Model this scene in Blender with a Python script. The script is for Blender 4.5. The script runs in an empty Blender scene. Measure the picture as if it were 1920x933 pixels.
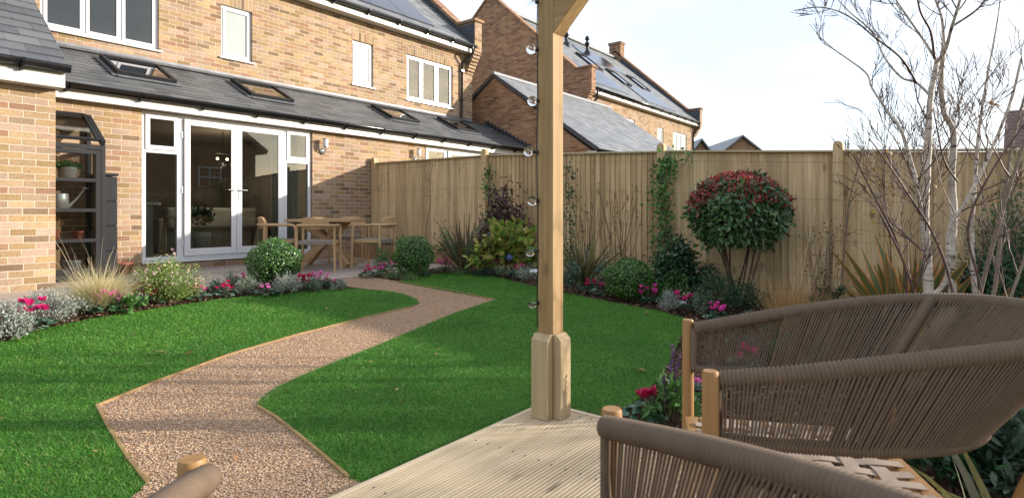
import bpy, bmesh, math, random
import numpy as np
from mathutils import Vector, Matrix
random.seed(7); RNG = np.random.default_rng(7)
PI = math.pi
scene = bpy.context.scene
COL = scene.collection
# ------------------------------------------------------------------ camera, sky, sun, exposure
CAM = Vector((-7.35, -9.34, 0.84)); TH = math.radians(38.3)
FX, FY = math.cos(TH), math.sin(TH)            # view direction on the ground; right = (FY, -FX)
FPX = 1080.0
cd = bpy.data.cameras.new('camera'); cam = bpy.data.objects.new('camera', cd); COL.objects.link(cam)
cam.location = CAM; cam.rotation_euler = (PI/2, 0, TH-PI/2)
cd.sensor_width = 36; cd.lens = 36*FPX/1920; cd.shift_y = -66.5/1920; cd.clip_end = 2000; cd.clip_start = .02
cd.dof.use_dof = True; cd.dof.focus_distance = 5.5; cd.dof.aperture_fstop = 7.0
scene.camera = cam
SUN_AZ, SUN_EL = math.radians(135), math.radians(14.5)      # azimuth clockwise from +Y
sun_dir = Vector((math.sin(SUN_AZ)*math.cos(SUN_EL), math.cos(SUN_AZ)*math.cos(SUN_EL), math.sin(SUN_EL)))
world = bpy.data.worlds.new('World'); scene.world = world; world.use_nodes = True
nt = world.node_tree; nt.nodes.clear()
wo = nt.nodes.new('ShaderNodeOutputWorld'); bg = nt.nodes.new('ShaderNodeBackground'); bg.inputs[1].default_value = .15
sky = nt.nodes.new('ShaderNodeTexSky'); sky.sky_type = 'NISHITA'; sky.sun_disc = False
sky.sun_elevation = SUN_EL; sky.sun_rotation = SUN_AZ; sky.altitude = 50; sky.air_density = 1.0; sky.dust_density = 1.2; sky.ozone_density = 1.0
tc = nt.nodes.new('ShaderNodeTexCoord'); mp = nt.nodes.new('ShaderNodeMapping'); mp.inputs['Scale'].default_value = (1.0, 1.0, 3.2); mp.inputs['Rotation'].default_value = (0.25, 0.1, 0.5)
ns = nt.nodes.new('ShaderNodeTexNoise'); ns.inputs['Scale'].default_value = 2.1; ns.inputs['Detail'].default_value = 7; ns.inputs['Roughness'].default_value = .55
rp = nt.nodes.new('ShaderNodeValToRGB'); rp.color_ramp.elements[0].position = .36; rp.color_ramp.elements[1].position = .68
rp.color_ramp.elements[0].color = (.70,.70,.70,1); rp.color_ramp.elements[1].color = (.95,.95,.95,1)
mx = nt.nodes.new('ShaderNodeMix'); mx.data_type = 'RGBA'; n2 = nt.nodes.new('ShaderNodeTexNoise'); n2.inputs['Scale'].default_value = 1.6; n2.inputs['Detail'].default_value = 8; n2.inputs['Roughness'].default_value = .6
r2 = nt.nodes.new('ShaderNodeValToRGB'); r2.color_ramp.elements[0].position = .38; r2.color_ramp.elements[1].position = .62; r2.color_ramp.elements[0].color = (.70,.79,.95,1); r2.color_ramp.elements[1].color = (1.0,.99,1.0,1)
sc2 = nt.nodes.new('ShaderNodeVectorMath'); sc2.operation = 'SCALE'; sc2.inputs['Scale'].default_value = 2.15
nt.links.new(mp.outputs[0], n2.inputs[0]); nt.links.new(n2.outputs[0], r2.inputs[0]); nt.links.new(r2.outputs[0], sc2.inputs[0]); nt.links.new(sc2.outputs[0], mx.inputs['B'])
nt.links.new(tc.outputs['Generated'], mp.inputs[0]); nt.links.new(mp.outputs[0], ns.inputs[0]); nt.links.new(ns.outputs[0], rp.inputs[0])
nt.links.new(rp.outputs[0], mx.inputs[0]); nt.links.new(sky.outputs[0], mx.inputs['A']); nt.links.new(mx.outputs['Result'], bg.inputs[0]); nt.links.new(bg.outputs[0], wo.inputs[0])
sl = bpy.data.lights.new('sun', 'SUN'); sl.energy = 2.2; sl.angle = math.radians(.9); sl.color = (1.0, .91, .80)
so = bpy.data.objects.new('sun', sl); COL.objects.link(so); so.rotation_euler = (-sun_dir).to_track_quat('-Z', 'Y').to_euler(); so.location = (10, -20, 20)
vs = scene.view_settings; vs.view_transform = 'Standard'; vs.look = 'None'; vs.gamma = 1; vs.use_curve_mapping = False; vs.exposure = 1.88
scene.render.engine = 'CYCLES'; cy = scene.cycles
cy.max_bounces = 7; cy.diffuse_bounces = 3; cy.glossy_bounces = 3; cy.transparent_max_bounces = 12; cy.transmission_bounces = 4
cy.use_denoising = True; cy.caustics_reflective = False; cy.caustics_refractive = False; cy.sample_clamp_indirect = 6

# ------------------------------------------------------------------ measuring helpers (photo pixel -> point of the real garden)
def gz(y):
    return 0.0 if y > -3 else -0.05*(min(-y, 13)-3)
def ray(px, py):
    u = (px-960)/FPX; v = (400-py)/FPX
    return Vector((FX+u*FY, FY-u*FX, v))
def at(px, py, d): return CAM + ray(px, py)*d
def on_y(px, py, y): r = ray(px, py); return CAM + r*((y-CAM.y)/r.y)
def on_x(px, py, x): r = ray(px, py); return CAM + r*((x-CAM.x)/r.x)
def on_z(px, py, z): r = ray(px, py); return CAM + r*((z-CAM.z)/r.z)
def on_plane(px, py, p, n): r = ray(px, py); return CAM + r*((Vector(p)-CAM).dot(Vector(n))/r.dot(Vector(n)))
def ground(px, py):
    p = on_z(px, py, 0)
    for _ in range(30): p = on_z(px, py, (gz(p.y)+p.z)/2)
    return p
def depth(p): return (p.x-CAM.x)*FX + (p.y-CAM.y)*FY
def cam2w(X, D, z): return Vector((CAM.x+X*FY+D*FX, CAM.y-X*FX+D*FY, z))

# ------------------------------------------------------------------ object helpers
def tag(o, label=None, cat=None, group=None, kind=None):
    if label: o['label'] = label
    if cat: o['category'] = cat
    if group: o['group'] = group
    if kind: o['kind'] = kind
    return o
def empty(name, loc=(0,0,0), rz=0):
    o = bpy.data.objects.new(name, None); COL.objects.link(o); o.location = loc; o.rotation_euler = (0,0,rz); o.empty_display_size = .1
    return o
def thing(name, label, cat, loc=(0,0,0), rz=0, group=None): return tag(empty(name, loc, rz), label, cat, group)
def copy_tree(o, parent=None):
    c = o.copy(); COL.objects.link(c)
    if parent: c.parent = parent
    for ch in o.children: copy_tree(ch, c)
    return c
class MB:
    """collects shapes, becomes one mesh object"""
    def __init__(s): s.v=[]; s.f=[]; s.sm=[]; s.mi=[]; s.m=0
    def add(s, vs, fs, smooth=False):
        n=len(s.v); s.v+= [tuple(v) for v in vs]; s.f += [tuple(i+n for i in f) for f in fs]; s.sm += [smooth]*len(fs); s.mi += [s.m]*len(fs); return s
    def box(s, a, b):
        (x0,y0,z0),(x1,y1,z1) = a,b
        if x0>x1:x0,x1=x1,x0
        if y0>y1:y0,y1=y1,y0
        if z0>z1:z0,z1=z1,z0
        return s.add([(x0,y0,z0),(x1,y0,z0),(x1,y1,z0),(x0,y1,z0),(x0,y0,z1),(x1,y0,z1),(x1,y1,z1),(x0,y1,z1)],
              [(0,3,2,1),(4,5,6,7),(0,1,5,4),(1,2,6,5),(2,3,7,6),(3,0,4,7)])
    def obox(s, c, ax, ay, az):
        c,ax,ay,az = map(Vector,(c,ax,ay,az)); P=[]
        for k in (-1,1):
            for (i,j) in ((-1,-1),(1,-1),(1,1),(-1,1)): P.append(c+ax*i+ay*j+az*k)
        return s.add(P, [(0,3,2,1),(4,5,6,7),(0,1,5,4),(1,2,6,5),(2,3,7,6),(3,0,4,7)])
    def bar(s, p, q, w, h, up=(0,0,1)):
        p,q,up = Vector(p),Vector(q),Vector(up); d=(q-p); L=d.length; d.normalize()
        sd = d.cross(up)
        if sd.length<1e-4: sd = d.cross(Vector((1,0,0)))
        sd.normalize(); u2 = sd.cross(d).normalized()
        return s.obox((p+q)/2, d*(L/2), sd*(w/2), u2*(h/2))
    def tube(s, pts, r, n=8, cap=True, smooth=True, flat=None):
        pts=[Vector(p) for p in pts]; k=len(pts)
        if k<2: return s
        rs = r if hasattr(r,'__len__') else [r]*k
        T=[]
        for i in range(k):
            t = (pts[min(i+1,k-1)]-pts[max(i-1,0)])
            if t.length<1e-9: t=Vector((0,0,1))
            T.append(t.normalized())
        a = Vector((0,0,1)) if abs(T[0].z)<.9 else Vector((1,0,0))
        nrm = T[0].cross(a).normalized(); V=[]
        for i in range(k):
            nrm = (nrm - T[i]*nrm.dot(T[i]))
            if nrm.length<1e-6: nrm = T[i].orthogonal()
            nrm.normalize(); b=T[i].cross(nrm)
            for j in range(n):
                an=2*PI*j/n; V.append(pts[i]+(nrm*math.cos(an)+b*math.sin(an))*rs[i])
        F=[]
        for i in range(k-1):
            for j in range(n): F.append((i*n+j,i*n+(j+1)%n,(i+1)*n+(j+1)%n,(i+1)*n+j))
        s.add(V,F,smooth)
        if cap:
            s.add(V[:n],[tuple(range(n-1,-1,-1))]); s.add(V[-n:],[tuple(range(n))])
        return s
    def prism(s, poly, d):
        """poly: 3d points, extruded by d"""
        P=[Vector(p) for p in poly]; d=Vector(d); n=len(P)
        return s.add(P+[p+d for p in P], [tuple(range(n-1,-1,-1)), tuple(range(n,2*n))]+[(i,(i+1)%n,n+(i+1)%n,n+i) for i in range(n)])
    def ball(s, c, r, seg=12, rings=8, sc=(1,1,1)):
        V=[];F=[]
        for i in range(rings+1):
            ph=PI*i/rings
            for j in range(seg):
                th=2*PI*j/seg; V.append((c[0]+r*sc[0]*math.sin(ph)*math.cos(th), c[1]+r*sc[1]*math.sin(ph)*math.sin(th), c[2]+r*sc[2]*math.cos(ph)))
        for i in range(rings):
            for j in range(seg): F.append((i*seg+j,(i+1)*seg+j,(i+1)*seg+(j+1)%seg,i*seg+(j+1)%seg))
        return s.add(V,F,True)
    def lathe(s, prof, c=(0,0,0), n=20):
        V=[];F=[];k=len(prof)
        for (r,z) in prof:
            for j in range(n): V.append((c[0]+r*math.cos(2*PI*j/n), c[1]+r*math.sin(2*PI*j/n), c[2]+z))
        for i in range(k-1):
            for j in range(n): F.append((i*n+j,i*n+(j+1)%n,(i+1)*n+(j+1)%n,(i+1)*n+j))
        return s.add(V,F,True)
    def build(s, name, mats, parent=None, bevel=0, local=False):
        me = bpy.data.meshes.new(name); off = Vector((0,0,0))
        M = Matrix.Identity(4)
        if parent and not local:
            M = root_mat(parent).inverted()
        me.from_pydata([tuple(M@Vector(v)) for v in s.v], [], s.f)
        me.polygons.foreach_set('use_smooth', s.sm); me.polygons.foreach_set('material_index', s.mi)
        for m in (mats if isinstance(mats,(list,tuple)) else [mats]): me.materials.append(m)
        me.update()
        o = bpy.data.objects.new(name, me); COL.objects.link(o)
        if parent: o.parent = parent
        if bevel:
            b = o.modifiers.new('bevel','BEVEL'); b.width = bevel; b.segments = 2; b.limit_method='ANGLE'; b.angle_limit=.7
        return o
def root_mat(o):
    m = Matrix.Translation(o.location) @ o.rotation_euler.to_matrix().to_4x4() @ Matrix.Diagonal((*o.scale,1))
    return (root_mat(o.parent) @ m) if o.parent else m
def np_mesh(name, V, F, mats, parent=None, smooth=False, mi=None, kind=None):
    """V (n,3) world coords, F (m,k) one face size"""
    me = bpy.data.meshes.new(name); V = np.asarray(V, np.float32).reshape(-1,3); F = np.asarray(F, np.int32)
    if parent:
        M = np.array(root_mat(parent).inverted(), np.float32); V = V@M[:3,:3].T + M[:3,3]
    m,k = F.shape
    me.vertices.add(len(V)); me.vertices.foreach_set('co', V.ravel())
    me.loops.add(m*k); me.loops.foreach_set('vertex_index', F.ravel())
    me.polygons.add(m); me.polygons.foreach_set('loop_start', np.arange(m, dtype=np.int32)*k); me.polygons.foreach_set('loop_total', np.full(m,k,np.int32))
    if smooth: me.polygons.foreach_set('use_smooth', np.ones(m,bool))
    if mi is not None: me.polygons.foreach_set('material_index', np.asarray(mi,np.int32))
    for q in (mats if isinstance(mats,(list,tuple)) else [mats]): me.materials.append(q)
    me.update(); me.validate()
    o = bpy.data.objects.new(name, me); COL.objects.link(o)
    if parent: o.parent = parent
    if kind: o['kind'] = kind
    return o
def unit(a): return a/np.maximum(np.linalg.norm(a,axis=-1,keepdims=True),1e-9)
def leaves_vf(C, D, N, L, W, fold=.25, droop=.15):
    """leaf blades: centre base C, axis D, normal N, length L, width W -> 2 folded quads each"""
    C=np.asarray(C,float); n=len(C); D=unit(D); S=unit(np.cross(D,N)); N=unit(np.cross(S,D))
    L=np.broadcast_to(L,(n,))[:,None]; W=np.broadcast_to(W,(n,))[:,None]
    base=C; tip=C+D*L-N*L*droop; mid=C+D*L*.5; midc=mid-N*W*fold
    l1=C+D*L*.32+S*W*.5; r1=C+D*L*.32-S*W*.5; l2=C+D*L*.68+S*W*.42-N*L*droop*.4; r2=C+D*L*.68-S*W*.42-N*L*droop*.4
    V=np.stack([base,midc,tip,l1,l2,r1,r2],1).reshape(-1,3)
    b=(np.arange(n)*7)[:,None]
    F=np.concatenate([b+np.array([[0,1,4,3]]), b+np.array([[0,5,6,1]]), ],0)
    F2=np.concatenate([b+np.array([[1,2,4]]), b+np.array([[1,6,2]])],0)
    # triangles only so one face size is enough
    T=np.concatenate([F[:,[0,1,2]],F[:,[0,2,3]],F2],0)
    return V,T
def blades_vf(B, D, L, W, bend, K=3, up=(0,0,1), side=None, tipw=.05, mid=None, fold=0.0):
    """grass-like strips bending over. B base, D start direction (n,3), L length, W width, bend strength"""
    n=len(B); D=unit(D); L=np.broadcast_to(L,(n,))[:,None]; W=np.broadcast_to(W,(n,))[:,None]; bend=np.broadcast_to(bend,(n,))[:,None]
    if side is None: side=unit(np.cross(D+RNG.normal(0,.35,(n,3)), np.array([[0,0,1.]])+RNG.normal(0,.1,(n,3))))
    hor=D.copy(); hor[:,2]=0; hor=unit(hor+1e-6)
    P=[B]; cur=D.copy(); p=B.copy(); rows=[]
    for i in range(K+1):
        t=i/K
        prof = (tipw+(1-tipw)*(1-t)**.7) if mid is None else max(tipw, (mid+(1-mid)*min(1,t/.35)) * ((1-max(0,(t-.35)/.65))**.8))
        rows.append(np.stack([p-side*W*.5*prof, p+side*W*.5*prof],1))
        cur = unit(cur + hor*bend*.5/K*2 - np.array([[0,0,1.]])*bend*.9/K*(t+.3)*2)
        p = p+cur*L/K
    V=np.stack(rows,1).reshape(-1,3); b=(np.arange(n)*2*(K+1))[:,None]
    F=np.concatenate([b+np.array([[2*i,2*i+1,2*i+3,2*i+2]]) for i in range(K)],0)
    return V,F
def rnd_dirs(n): return unit(RNG.normal(0,1,(n,3)))
def in_poly(P, poly):
    x,y=P[:,0],P[:,1]; r=np.zeros(len(P),bool); n=len(poly)
    for i in range(n):
        x1,y1=poly[i][0],poly[i][1]; x2,y2=poly[(i+1)%n][0],poly[(i+1)%n][1]
        c=((y1>y)!=(y2>y)); r ^= c & (x < (x2-x1)*(y-y1)/((y2-y1) if y2!=y1 else 1e-9)+x1)
    return r
def sample_poly(poly, n, power=1.0, dmax=30):
    """random points in a ground polygon, thinned with distance from the viewpoint"""
    xs=[p[0] for p in poly]; ys=[p[1] for p in poly]; out=[]; tot=0
    while tot<n:
        P=np.stack([RNG.uniform(min(xs),max(xs),400000),RNG.uniform(min(ys),max(ys),400000)],1)
        P=P[in_poly(P,poly)]
        d=np.hypot(P[:,0]-CAM.x,P[:,1]-CAM.y); fwd=(P[:,0]-CAM.x)*FX+(P[:,1]-CAM.y)*FY; lat=(P[:,0]-CAM.x)*FY-(P[:,1]-CAM.y)*FX
        ok = (RNG.random(len(P)) < np.clip((2.0/np.maximum(d,2.0))**power,0,1)) & (fwd>.4) & (np.abs(lat)<fwd*1.15+.8)
        out.append(P[ok]); tot+=ok.sum()
        if not ok.any(): break
    return np.concatenate(out)[:n]

# ------------------------------------------------------------------ materials
class NG:
    def __init__(s, name):
        s.m = bpy.data.materials.new(name); s.m.use_nodes=True; s.t=s.m.node_tree; s.t.nodes.clear()
        s.out=s.n('ShaderNodeOutputMaterial'); s.b=s.n('ShaderNodeBsdfPrincipled'); s.l(s.b.outputs[0], s.out.inputs[0])
    def n(s,t,**k):
        x=s.t.nodes.new(t)
        for a,b in k.items(): setattr(x,a,b)
        return x
    def l(s,a,b): s.t.links.new(a,b)
    def val(s,i,v):
        if hasattr(v,'links') or isinstance(v,bpy.types.NodeSocket): s.l(v,i)
        else: i.default_value=v
    def math(s,op,a,b=None,c=None):
        x=s.n('ShaderNodeMath',operation=op); s.val(x.inputs[0],a)
        if b is not None: s.val(x.inputs[1],b)
        if c is not None: s.val(x.inputs[2],c)
        return x.outputs[0]
    def pos(s): return s.n('ShaderNodeNewGeometry').outputs['Position']
    def obj(s): return s.n('ShaderNodeTexCoord').outputs['Object']
    def island(s): return s.n('ShaderNodeNewGeometry').outputs['Random Per Island']
    def xyz(s,v): x=s.n('ShaderNodeSeparateXYZ'); s.l(v,x.inputs[0]); return x.outputs
    def comb(s,a,b,c=0): x=s.n('ShaderNodeCombineXYZ'); s.val(x.inputs[0],a); s.val(x.inputs[1],b); s.val(x.inputs[2],c); return x.outputs[0]
    def mapping(s,v,scale=(1,1,1),rot=(0,0,0),loc=(0,0,0)):
        x=s.n('ShaderNodeMapping'); s.l(v,x.inputs[0]); x.inputs['Scale'].default_value=scale; x.inputs['Rotation'].default_value=rot; x.inputs['Location'].default_value=loc; return x.outputs[0]
    def noise(s,v=None,scale=5,detail=4,rough=.5,col=False):
        x=s.n('ShaderNodeTexNoise'); x.inputs['Scale'].default_value=scale; x.inputs['Detail'].default_value=detail; x.inputs['Roughness'].default_value=rough
        if v is not None: s.l(v,x.inputs[0])
        return x.outputs[1 if col else 0]
    def white(s,v,dim='2D'):
        x=s.n('ShaderNodeTexWhiteNoise',noise_dimensions=dim); s.l(v,x.inputs[0 if dim!='1D' else 1]); return x.outputs[0]
    def ramp(s,f,stops,interp='LINEAR'):
        x=s.n('ShaderNodeValToRGB'); e=x.color_ramp.elements; x.color_ramp.interpolation=interp
        while len(e)<len(stops): e.new(.5)
        for el,(p,c) in zip(e,stops): el.position=p; el.color=(*c,1) if len(c)==3 else c
        s.val(x.inputs[0],f); return x.outputs[0]
    def mix(s,f,a,b,mode='MIX'):
        x=s.n('ShaderNodeMix',data_type='RGBA',blend_type=mode); s.val(x.inputs[0],f)
        for k,v in (('A',a),('B',b)):
            if isinstance(v,tuple): x.inputs[k].default_value=(*v,1) if len(v)==3 else v
            else: s.l(v,x.inputs[k])
        return x.outputs['Result']
    def base(s,c):
        if isinstance(c,tuple): s.b.inputs['Base Color'].default_value=(*c,1)
        else: s.l(c,s.b.inputs['Base Color'])
        return s
    def rough(s,r): s.val(s.b.inputs['Roughness'],r); return s
    def spec(s,r): s.val(s.b.inputs['Specular IOR Level'],r); return s
    def bump(s,h,strength=.5,dist=.01):
        x=s.n('ShaderNodeBump'); x.inputs['Strength'].default_value=strength; x.inputs['Distance'].default_value=dist; s.val(x.inputs['Height'],h); s.l(x.outputs[0],s.b.inputs['Normal']); return s
def plain(name,c,rough=.5,metal=0,var=.12,scale=6,bump=0,bscale=60):
    g=NG(name); v=g.noise(g.obj(),scale,5,.6)
    d=tuple(max(0,k*(1-var)) for k in c); e=tuple(min(1,k*(1+var)) for k in c)
    g.base(g.ramp(v,[(.3,d),(.7,e)])).rough(rough); g.b.inputs['Metallic'].default_value=metal
    if bump: g.bump(g.noise(g.obj(),bscale,3),bump,.004)
    return g.m
def brick(name,pal,mortar,vert=False,grain=.5,bw=.225,bh=.075):
    g=NG(name); X,Y,Z=g.xyz(g.pos()); u=g.math('ADD',X,Y); v=Z
    if vert: u,v=v,u
    w=g.noise(g.pos(),9,2); wob=g.math('MULTIPLY_ADD',w,.012,-.006)
    u=g.math('ADD',u,wob); v=g.math('ADD',v,g.math('MULTIPLY',wob,.6))
    vr=g.math('DIVIDE',v,bh); row=g.math('FLOOR',vr); fv=g.math('SUBTRACT',vr,row)
    off=g.math('MULTIPLY',g.math('MODULO',g.math('ABSOLUTE',row),2.0),.5 if not vert else 0)
    jr=g.white(g.comb(row,3.7)); off=g.math('ADD',off,g.math('MULTIPLY',jr,.08))
    ur=g.math('ADD',g.math('DIVIDE',u,bw),off); colu=g.math('FLOOR',ur); fu=g.math('SUBTRACT',ur,colu)
    # mortar mask with ragged edge
    rg=g.math('MULTIPLY_ADD',g.noise(g.pos(),60,3),.06,-.03)
    eu=g.math('MINIMUM',fu,g.math('SUBTRACT',1,fu)); ev=g.math('MINIMUM',fv,g.math('SUBTRACT',1,fv))
    mu=g.math('MULTIPLY',eu,bw); mv=g.math('MULTIPLY',ev,bh); ed=g.math('MINIMUM',mu,mv)
    edr=g.math('ADD',ed,g.math('MULTIPLY',rg,.08))
    mask=g.n('ShaderNodeMapRange'); mask.inputs[1].default_value=.0035; mask.inputs[2].default_value=.0062; g.l(edr,mask.inputs[0]); mask=mask.outputs[0]
    r1=g.white(g.comb(colu,row)); r2=g.white(g.comb(row,colu,)) ; r3=g.white(g.comb(g.math('ADD',colu,91),row))
    c=g.ramp(r1,pal,'CONSTANT')
    n1=g.noise(g.mapping(g.pos(),(1,1,1)),14,5,.65)
    c=g.mix(g.math('MULTIPLY',n1,grain*.9),c,(.44,.32,.22),'MIX')
    c=g.mix(.8,c,g.ramp(g.noise(g.pos(),55,4,.7),[(.3,(.68,.64,.60)),(.6,(1.06,1.05,1.04))]),'MULTIPLY')
    st=g.ramp(g.noise(g.mapping(g.pos(),(1.4,1.4,.35)),1.0,4,.6),[(.35,(.80,.78,.76)),(.6,(1,1,1))]); c=g.mix(.7,c,st,'MULTIPLY')
    c=g.mix(.55,c,g.ramp(r2,[(0,(.55,.52,.50)),(1,(1,1,1))]),'MULTIPLY')
    sp=g.ramp(g.noise(g.pos(),70,2,.5),[(.66,(0,0,0)),(.72,(1,1,1))])
    spf=g.math('MULTIPLY',g.math('MULTIPLY',sp,g.math('GREATER_THAN',r3,.40)),.8)
    c=g.mix(spf,c,(.12,.07,.04))
    big=g.ramp(g.noise(g.pos(),.9,3),[(.3,(.82,.82,.82)),(.7,(1.05,1.03,1))]); c=g.mix(1,c,big,'MULTIPLY')
    mc=g.mix(g.noise(g.pos(),25,4),mortar,tuple(k*.75 for k in mortar))
    g.base(g.mix(mask,mc,c)).rough(.9).spec(.2)
    h=g.math('ADD',mask,g.math('MULTIPLY',g.noise(g.pos(),90,4),.35)); g.bump(h,.7,.006)
    return g.m
YEL=[(0,(.47,.33,.165)),(.13,(.51,.37,.22)),(.28,(.46,.31,.215)),(.42,(.385,.225,.14)),(.50,(.50,.37,.29)),(.64,(.34,.24,.115)),(.74,(.47,.34,.20)),(.82,(.41,.31,.215)),(.91,(.31,.175,.11)),(.96,(.20,.14,.09))]
RED=[(0,(.42,.24,.13)),(.18,(.36,.19,.11)),(.36,(.46,.28,.16)),(.5,(.33,.16,.09)),(.62,(.44,.25,.16)),(.76,(.27,.13,.08)),(.88,(.48,.32,.18)),(.95,(.18,.10,.07))]
def slate(name,cols,rough=.5):
    g=NG(name); r=g.island(); c=g.ramp(r,[(0,cols[0]),(.5,cols[1]),(1,cols[2])])
    n=g.noise(g.mapping(g.obj(),(1,1,1)),12,6,.7); c=g.mix(.35,c,g.ramp(n,[(.3,(.55,.55,.55)),(.7,(1,1,1))]),'MULTIPLY')
    g.base(c).rough(rough).spec(.5); g.bump(g.noise(g.obj(),40,5,.6),.25,.004); return g.m
def wood(name,c1,c2,axis=2,rough=.65,knots=True,isl=.25,grain=1.0,freq=1.0):
    g=NG(name); p=g.obj(); sc=[38*freq]*3; sc[axis]=1.6*freq
    r=g.island(); off=g.comb(g.math('MULTIPLY',r,37.0),g.math('MULTIPLY',r,91.0),g.math('MULTIPLY',r,53.0))
    ad=g.n('ShaderNodeVectorMath',operation='ADD'); g.l(p,ad.inputs[0]); g.l(off,ad.inputs[1]); p=ad.outputs[0]
    n=g.noise(g.mapping(p,tuple(sc)),1,6,.6); c=g.ramp(n,[(.3,c1),(.68,c2)])
    c=g.mix(isl*1.6,c,g.ramp(r,[(0,(.55,.53,.5)),(.5,(.85,.83,.8)),(1,(1,1,1))]),'MULTIPLY')
    if knots:
        ks=[5,5,5]; ks[axis]=2.4; vo=g.n('ShaderNodeTexVoronoi'); g.l(g.mapping(p,tuple(ks)),vo.inputs[0]); vo.inputs['Scale'].default_value=1
        k=g.ramp(vo.outputs['Distance'],[(.05,(1,1,1)),(.17,(0,0,0))]); c=g.mix(g.math('MULTIPLY',k,.75),c,tuple(x*.28 for x in c1))
    lr=g.ramp(g.noise(g.mapping(p,(2,2,.6)),1.5,3),[(.35,(.86,.84,.8)),(.65,(1,1,1))]); c=g.mix(.8,c,lr,'MULTIPLY')
    g.base(c).rough(rough).spec(.3); g.bump(n,.25*grain,.002); return g.m
def leafmat(name,cols,rough=.45,trans=.25,pos_mix=None,spec=.5):
    g=NG(name); r=g.island(); k=len(cols); c=g.ramp(r,[(i/(k-1) if k>1 else 0,cc) for i,cc in enumerate(cols)])
    hv=g.n('ShaderNodeHueSaturation'); g.l(c,hv.inputs['Color']); g.l(g.math('MULTIPLY_ADD',g.white(r,'1D'),.5,.75),hv.inputs['Value']); c=hv.outputs[0]
    g.base(c).rough(rough).spec(spec)
    if trans:
        tr=g.n('ShaderNodeBsdfTranslucent'); g.l(c,tr.inputs[0]); ms=g.n('ShaderNodeMixShader'); ms.inputs[0].default_value=trans
        g.l(g.b.outputs[0],ms.inputs[1]); g.l(tr.outputs[0],ms.inputs[2]); g.l(ms.outputs[0],g.out.inputs[0])
    return g.m
def glassmat(name,tint=(.8,.85,.84),rough=0.0,refl=1.0):
    g=NG(name); tr=g.n('ShaderNodeBsdfTransparent'); tr.inputs[0].default_value=(*tint,1); gl=g.n('ShaderNodeBsdfGlossy'); gl.inputs['Roughness'].default_value=rough
    fr=g.n('ShaderNodeFresnel'); fr.inputs[0].default_value=1.55; ms=g.n('ShaderNodeMixShader'); g.l(g.math('MINIMUM',g.math('MULTIPLY',fr.outputs[0],1.6*refl),.95),ms.inputs[0]); g.l(tr.outputs[0],ms.inputs[1]); g.l(gl.outputs[0],ms.inputs[2]); g.l(ms.outputs[0],g.out.inputs[0])
    g.t.nodes.remove(g.b); return g.m
def emitmat(name,c,s):
    g=NG(name); g.base(c); g.b.inputs['Emission Color'].default_value=(*c,1); g.b.inputs['Emission Strength'].default_value=s; return g.m
M={}
M['brick']=brick('yellow_brick',YEL,(.60,.50,.38))
M['brick_soldier']=brick('soldier_brick',YEL,(.60,.50,.38),vert=True)
M['brick_red']=brick('brown_brick',RED,(.42,.34,.27),grain=.35)
M['slate']=slate('slate',[(.075,.08,.085),(.11,.115,.12),(.15,.155,.16)],.45)
M['slate_far']=slate('slate_grey',[(.16,.17,.18),(.21,.22,.23),(.27,.28,.29)],.5)
M['lead']=plain('lead',(.17,.175,.185),.5,.3,.2)
M['lead_dark']=plain('lead_dark',(.06,.065,.08),.45,.3,.2)
M['upvc']=plain('white_upvc',(.66,.66,.67),.3,0,.02)
M['fascia']=plain('white_fascia',(.58,.56,.53),.4,0,.03)
M['gutter']=plain('black_plastic',(.008,.008,.009),.22,0,.1)
M['glass']=glassmat('window_glass'); M['glass_dark']=glassmat('roof_glass',(.35,.38,.38),0.04,1.2)
g=NG('obscure_glass'); g.base((.30,.34,.325)).rough(.25).spec(.6); M['frost']=g.m
g=NG('room_dark'); g.base(g.ramp(g.noise(g.pos(),1.2,3),[(.3,(.22,.18,.15)),(.7,(.34,.29,.24))])).rough(.8); M['room']=g.m
M['room_light']=plain('room_pale',(.30,.28,.24),.7); M['soffit']=M['fascia']
M['blackgrey']=plain('anthracite_paint',(.020,.021,.023),.45,0,.15)
M['blackgrey'].node_tree.nodes['Principled BSDF'].inputs['Specular IOR Level'].default_value=.2
M['metal']=plain('brushed_metal',(.55,.55,.55),.3,.9,.1); M['galv']=plain('galvanised',(.50,.52,.53),.45,.5,.2,14)
M['solar']=plain('solar_glass',(.02,.022,.035),.12,0,.1); M['solar'].node_tree.nodes['Principled BSDF'].inputs['Specular IOR Level'].default_value=1.0
M['pine']=wood('fence_timber',(.50,.345,.18),(.82,.62,.37),2,.8,isl=.5)
M['pine_post']=wood('pergola_timber',(.29,.18,.075),(.43,.29,.14),2,.7,isl=.1)
M['pine_y']=wood('pergola_brace_timber',(.29,.18,.075),(.43,.29,.14),1,.7,isl=.1)
M['deckwood']=wood('deck_timber',(.55,.43,.28),(.74,.61,.43),0,.75,isl=.12)
M['railwood']=wood('capping_timber',(.50,.40,.25),(.62,.52,.34),1,.8,knots=False)
M['oak']=wood('teak',(.30,.155,.05),(.37,.21,.085),2,.5,knots=False,isl=.05,grain=.3)
M['oak2']=wood('oak_outdoor',(.44,.28,.14),(.56,.38,.21),2,.55,knots=False,isl=.15,grain=.4)
M['edge']=wood('edging_timber',(.28,.17,.07),(.42,.28,.13),0,.8,isl=.2)
M['rope']=plain('taupe_rope',(.140,.096,.062),.85,0,.12,30); M['strap']=plain('tan_strap',(.34,.26,.195),.8,0,.08,40,.3,300)
M['cord_seat']=plain('grey_cord',(.24,.20,.16),.85,0,.15,60,.4,200)
M['glass_lid']=glassmat('lid_glass',(.9,.92,.92),.08,3.2)
M['pine_pale']=wood('pale_cladding_timber',(.42,.31,.17),(.54,.43,.27),2,.75,isl=.1)
M['wire']=plain('fence_wire',(.12,.11,.10),.5,.3)
M['glass_clear']=glassmat('greenhouse_glass',(.96,.97,.96),0,.45)
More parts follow.
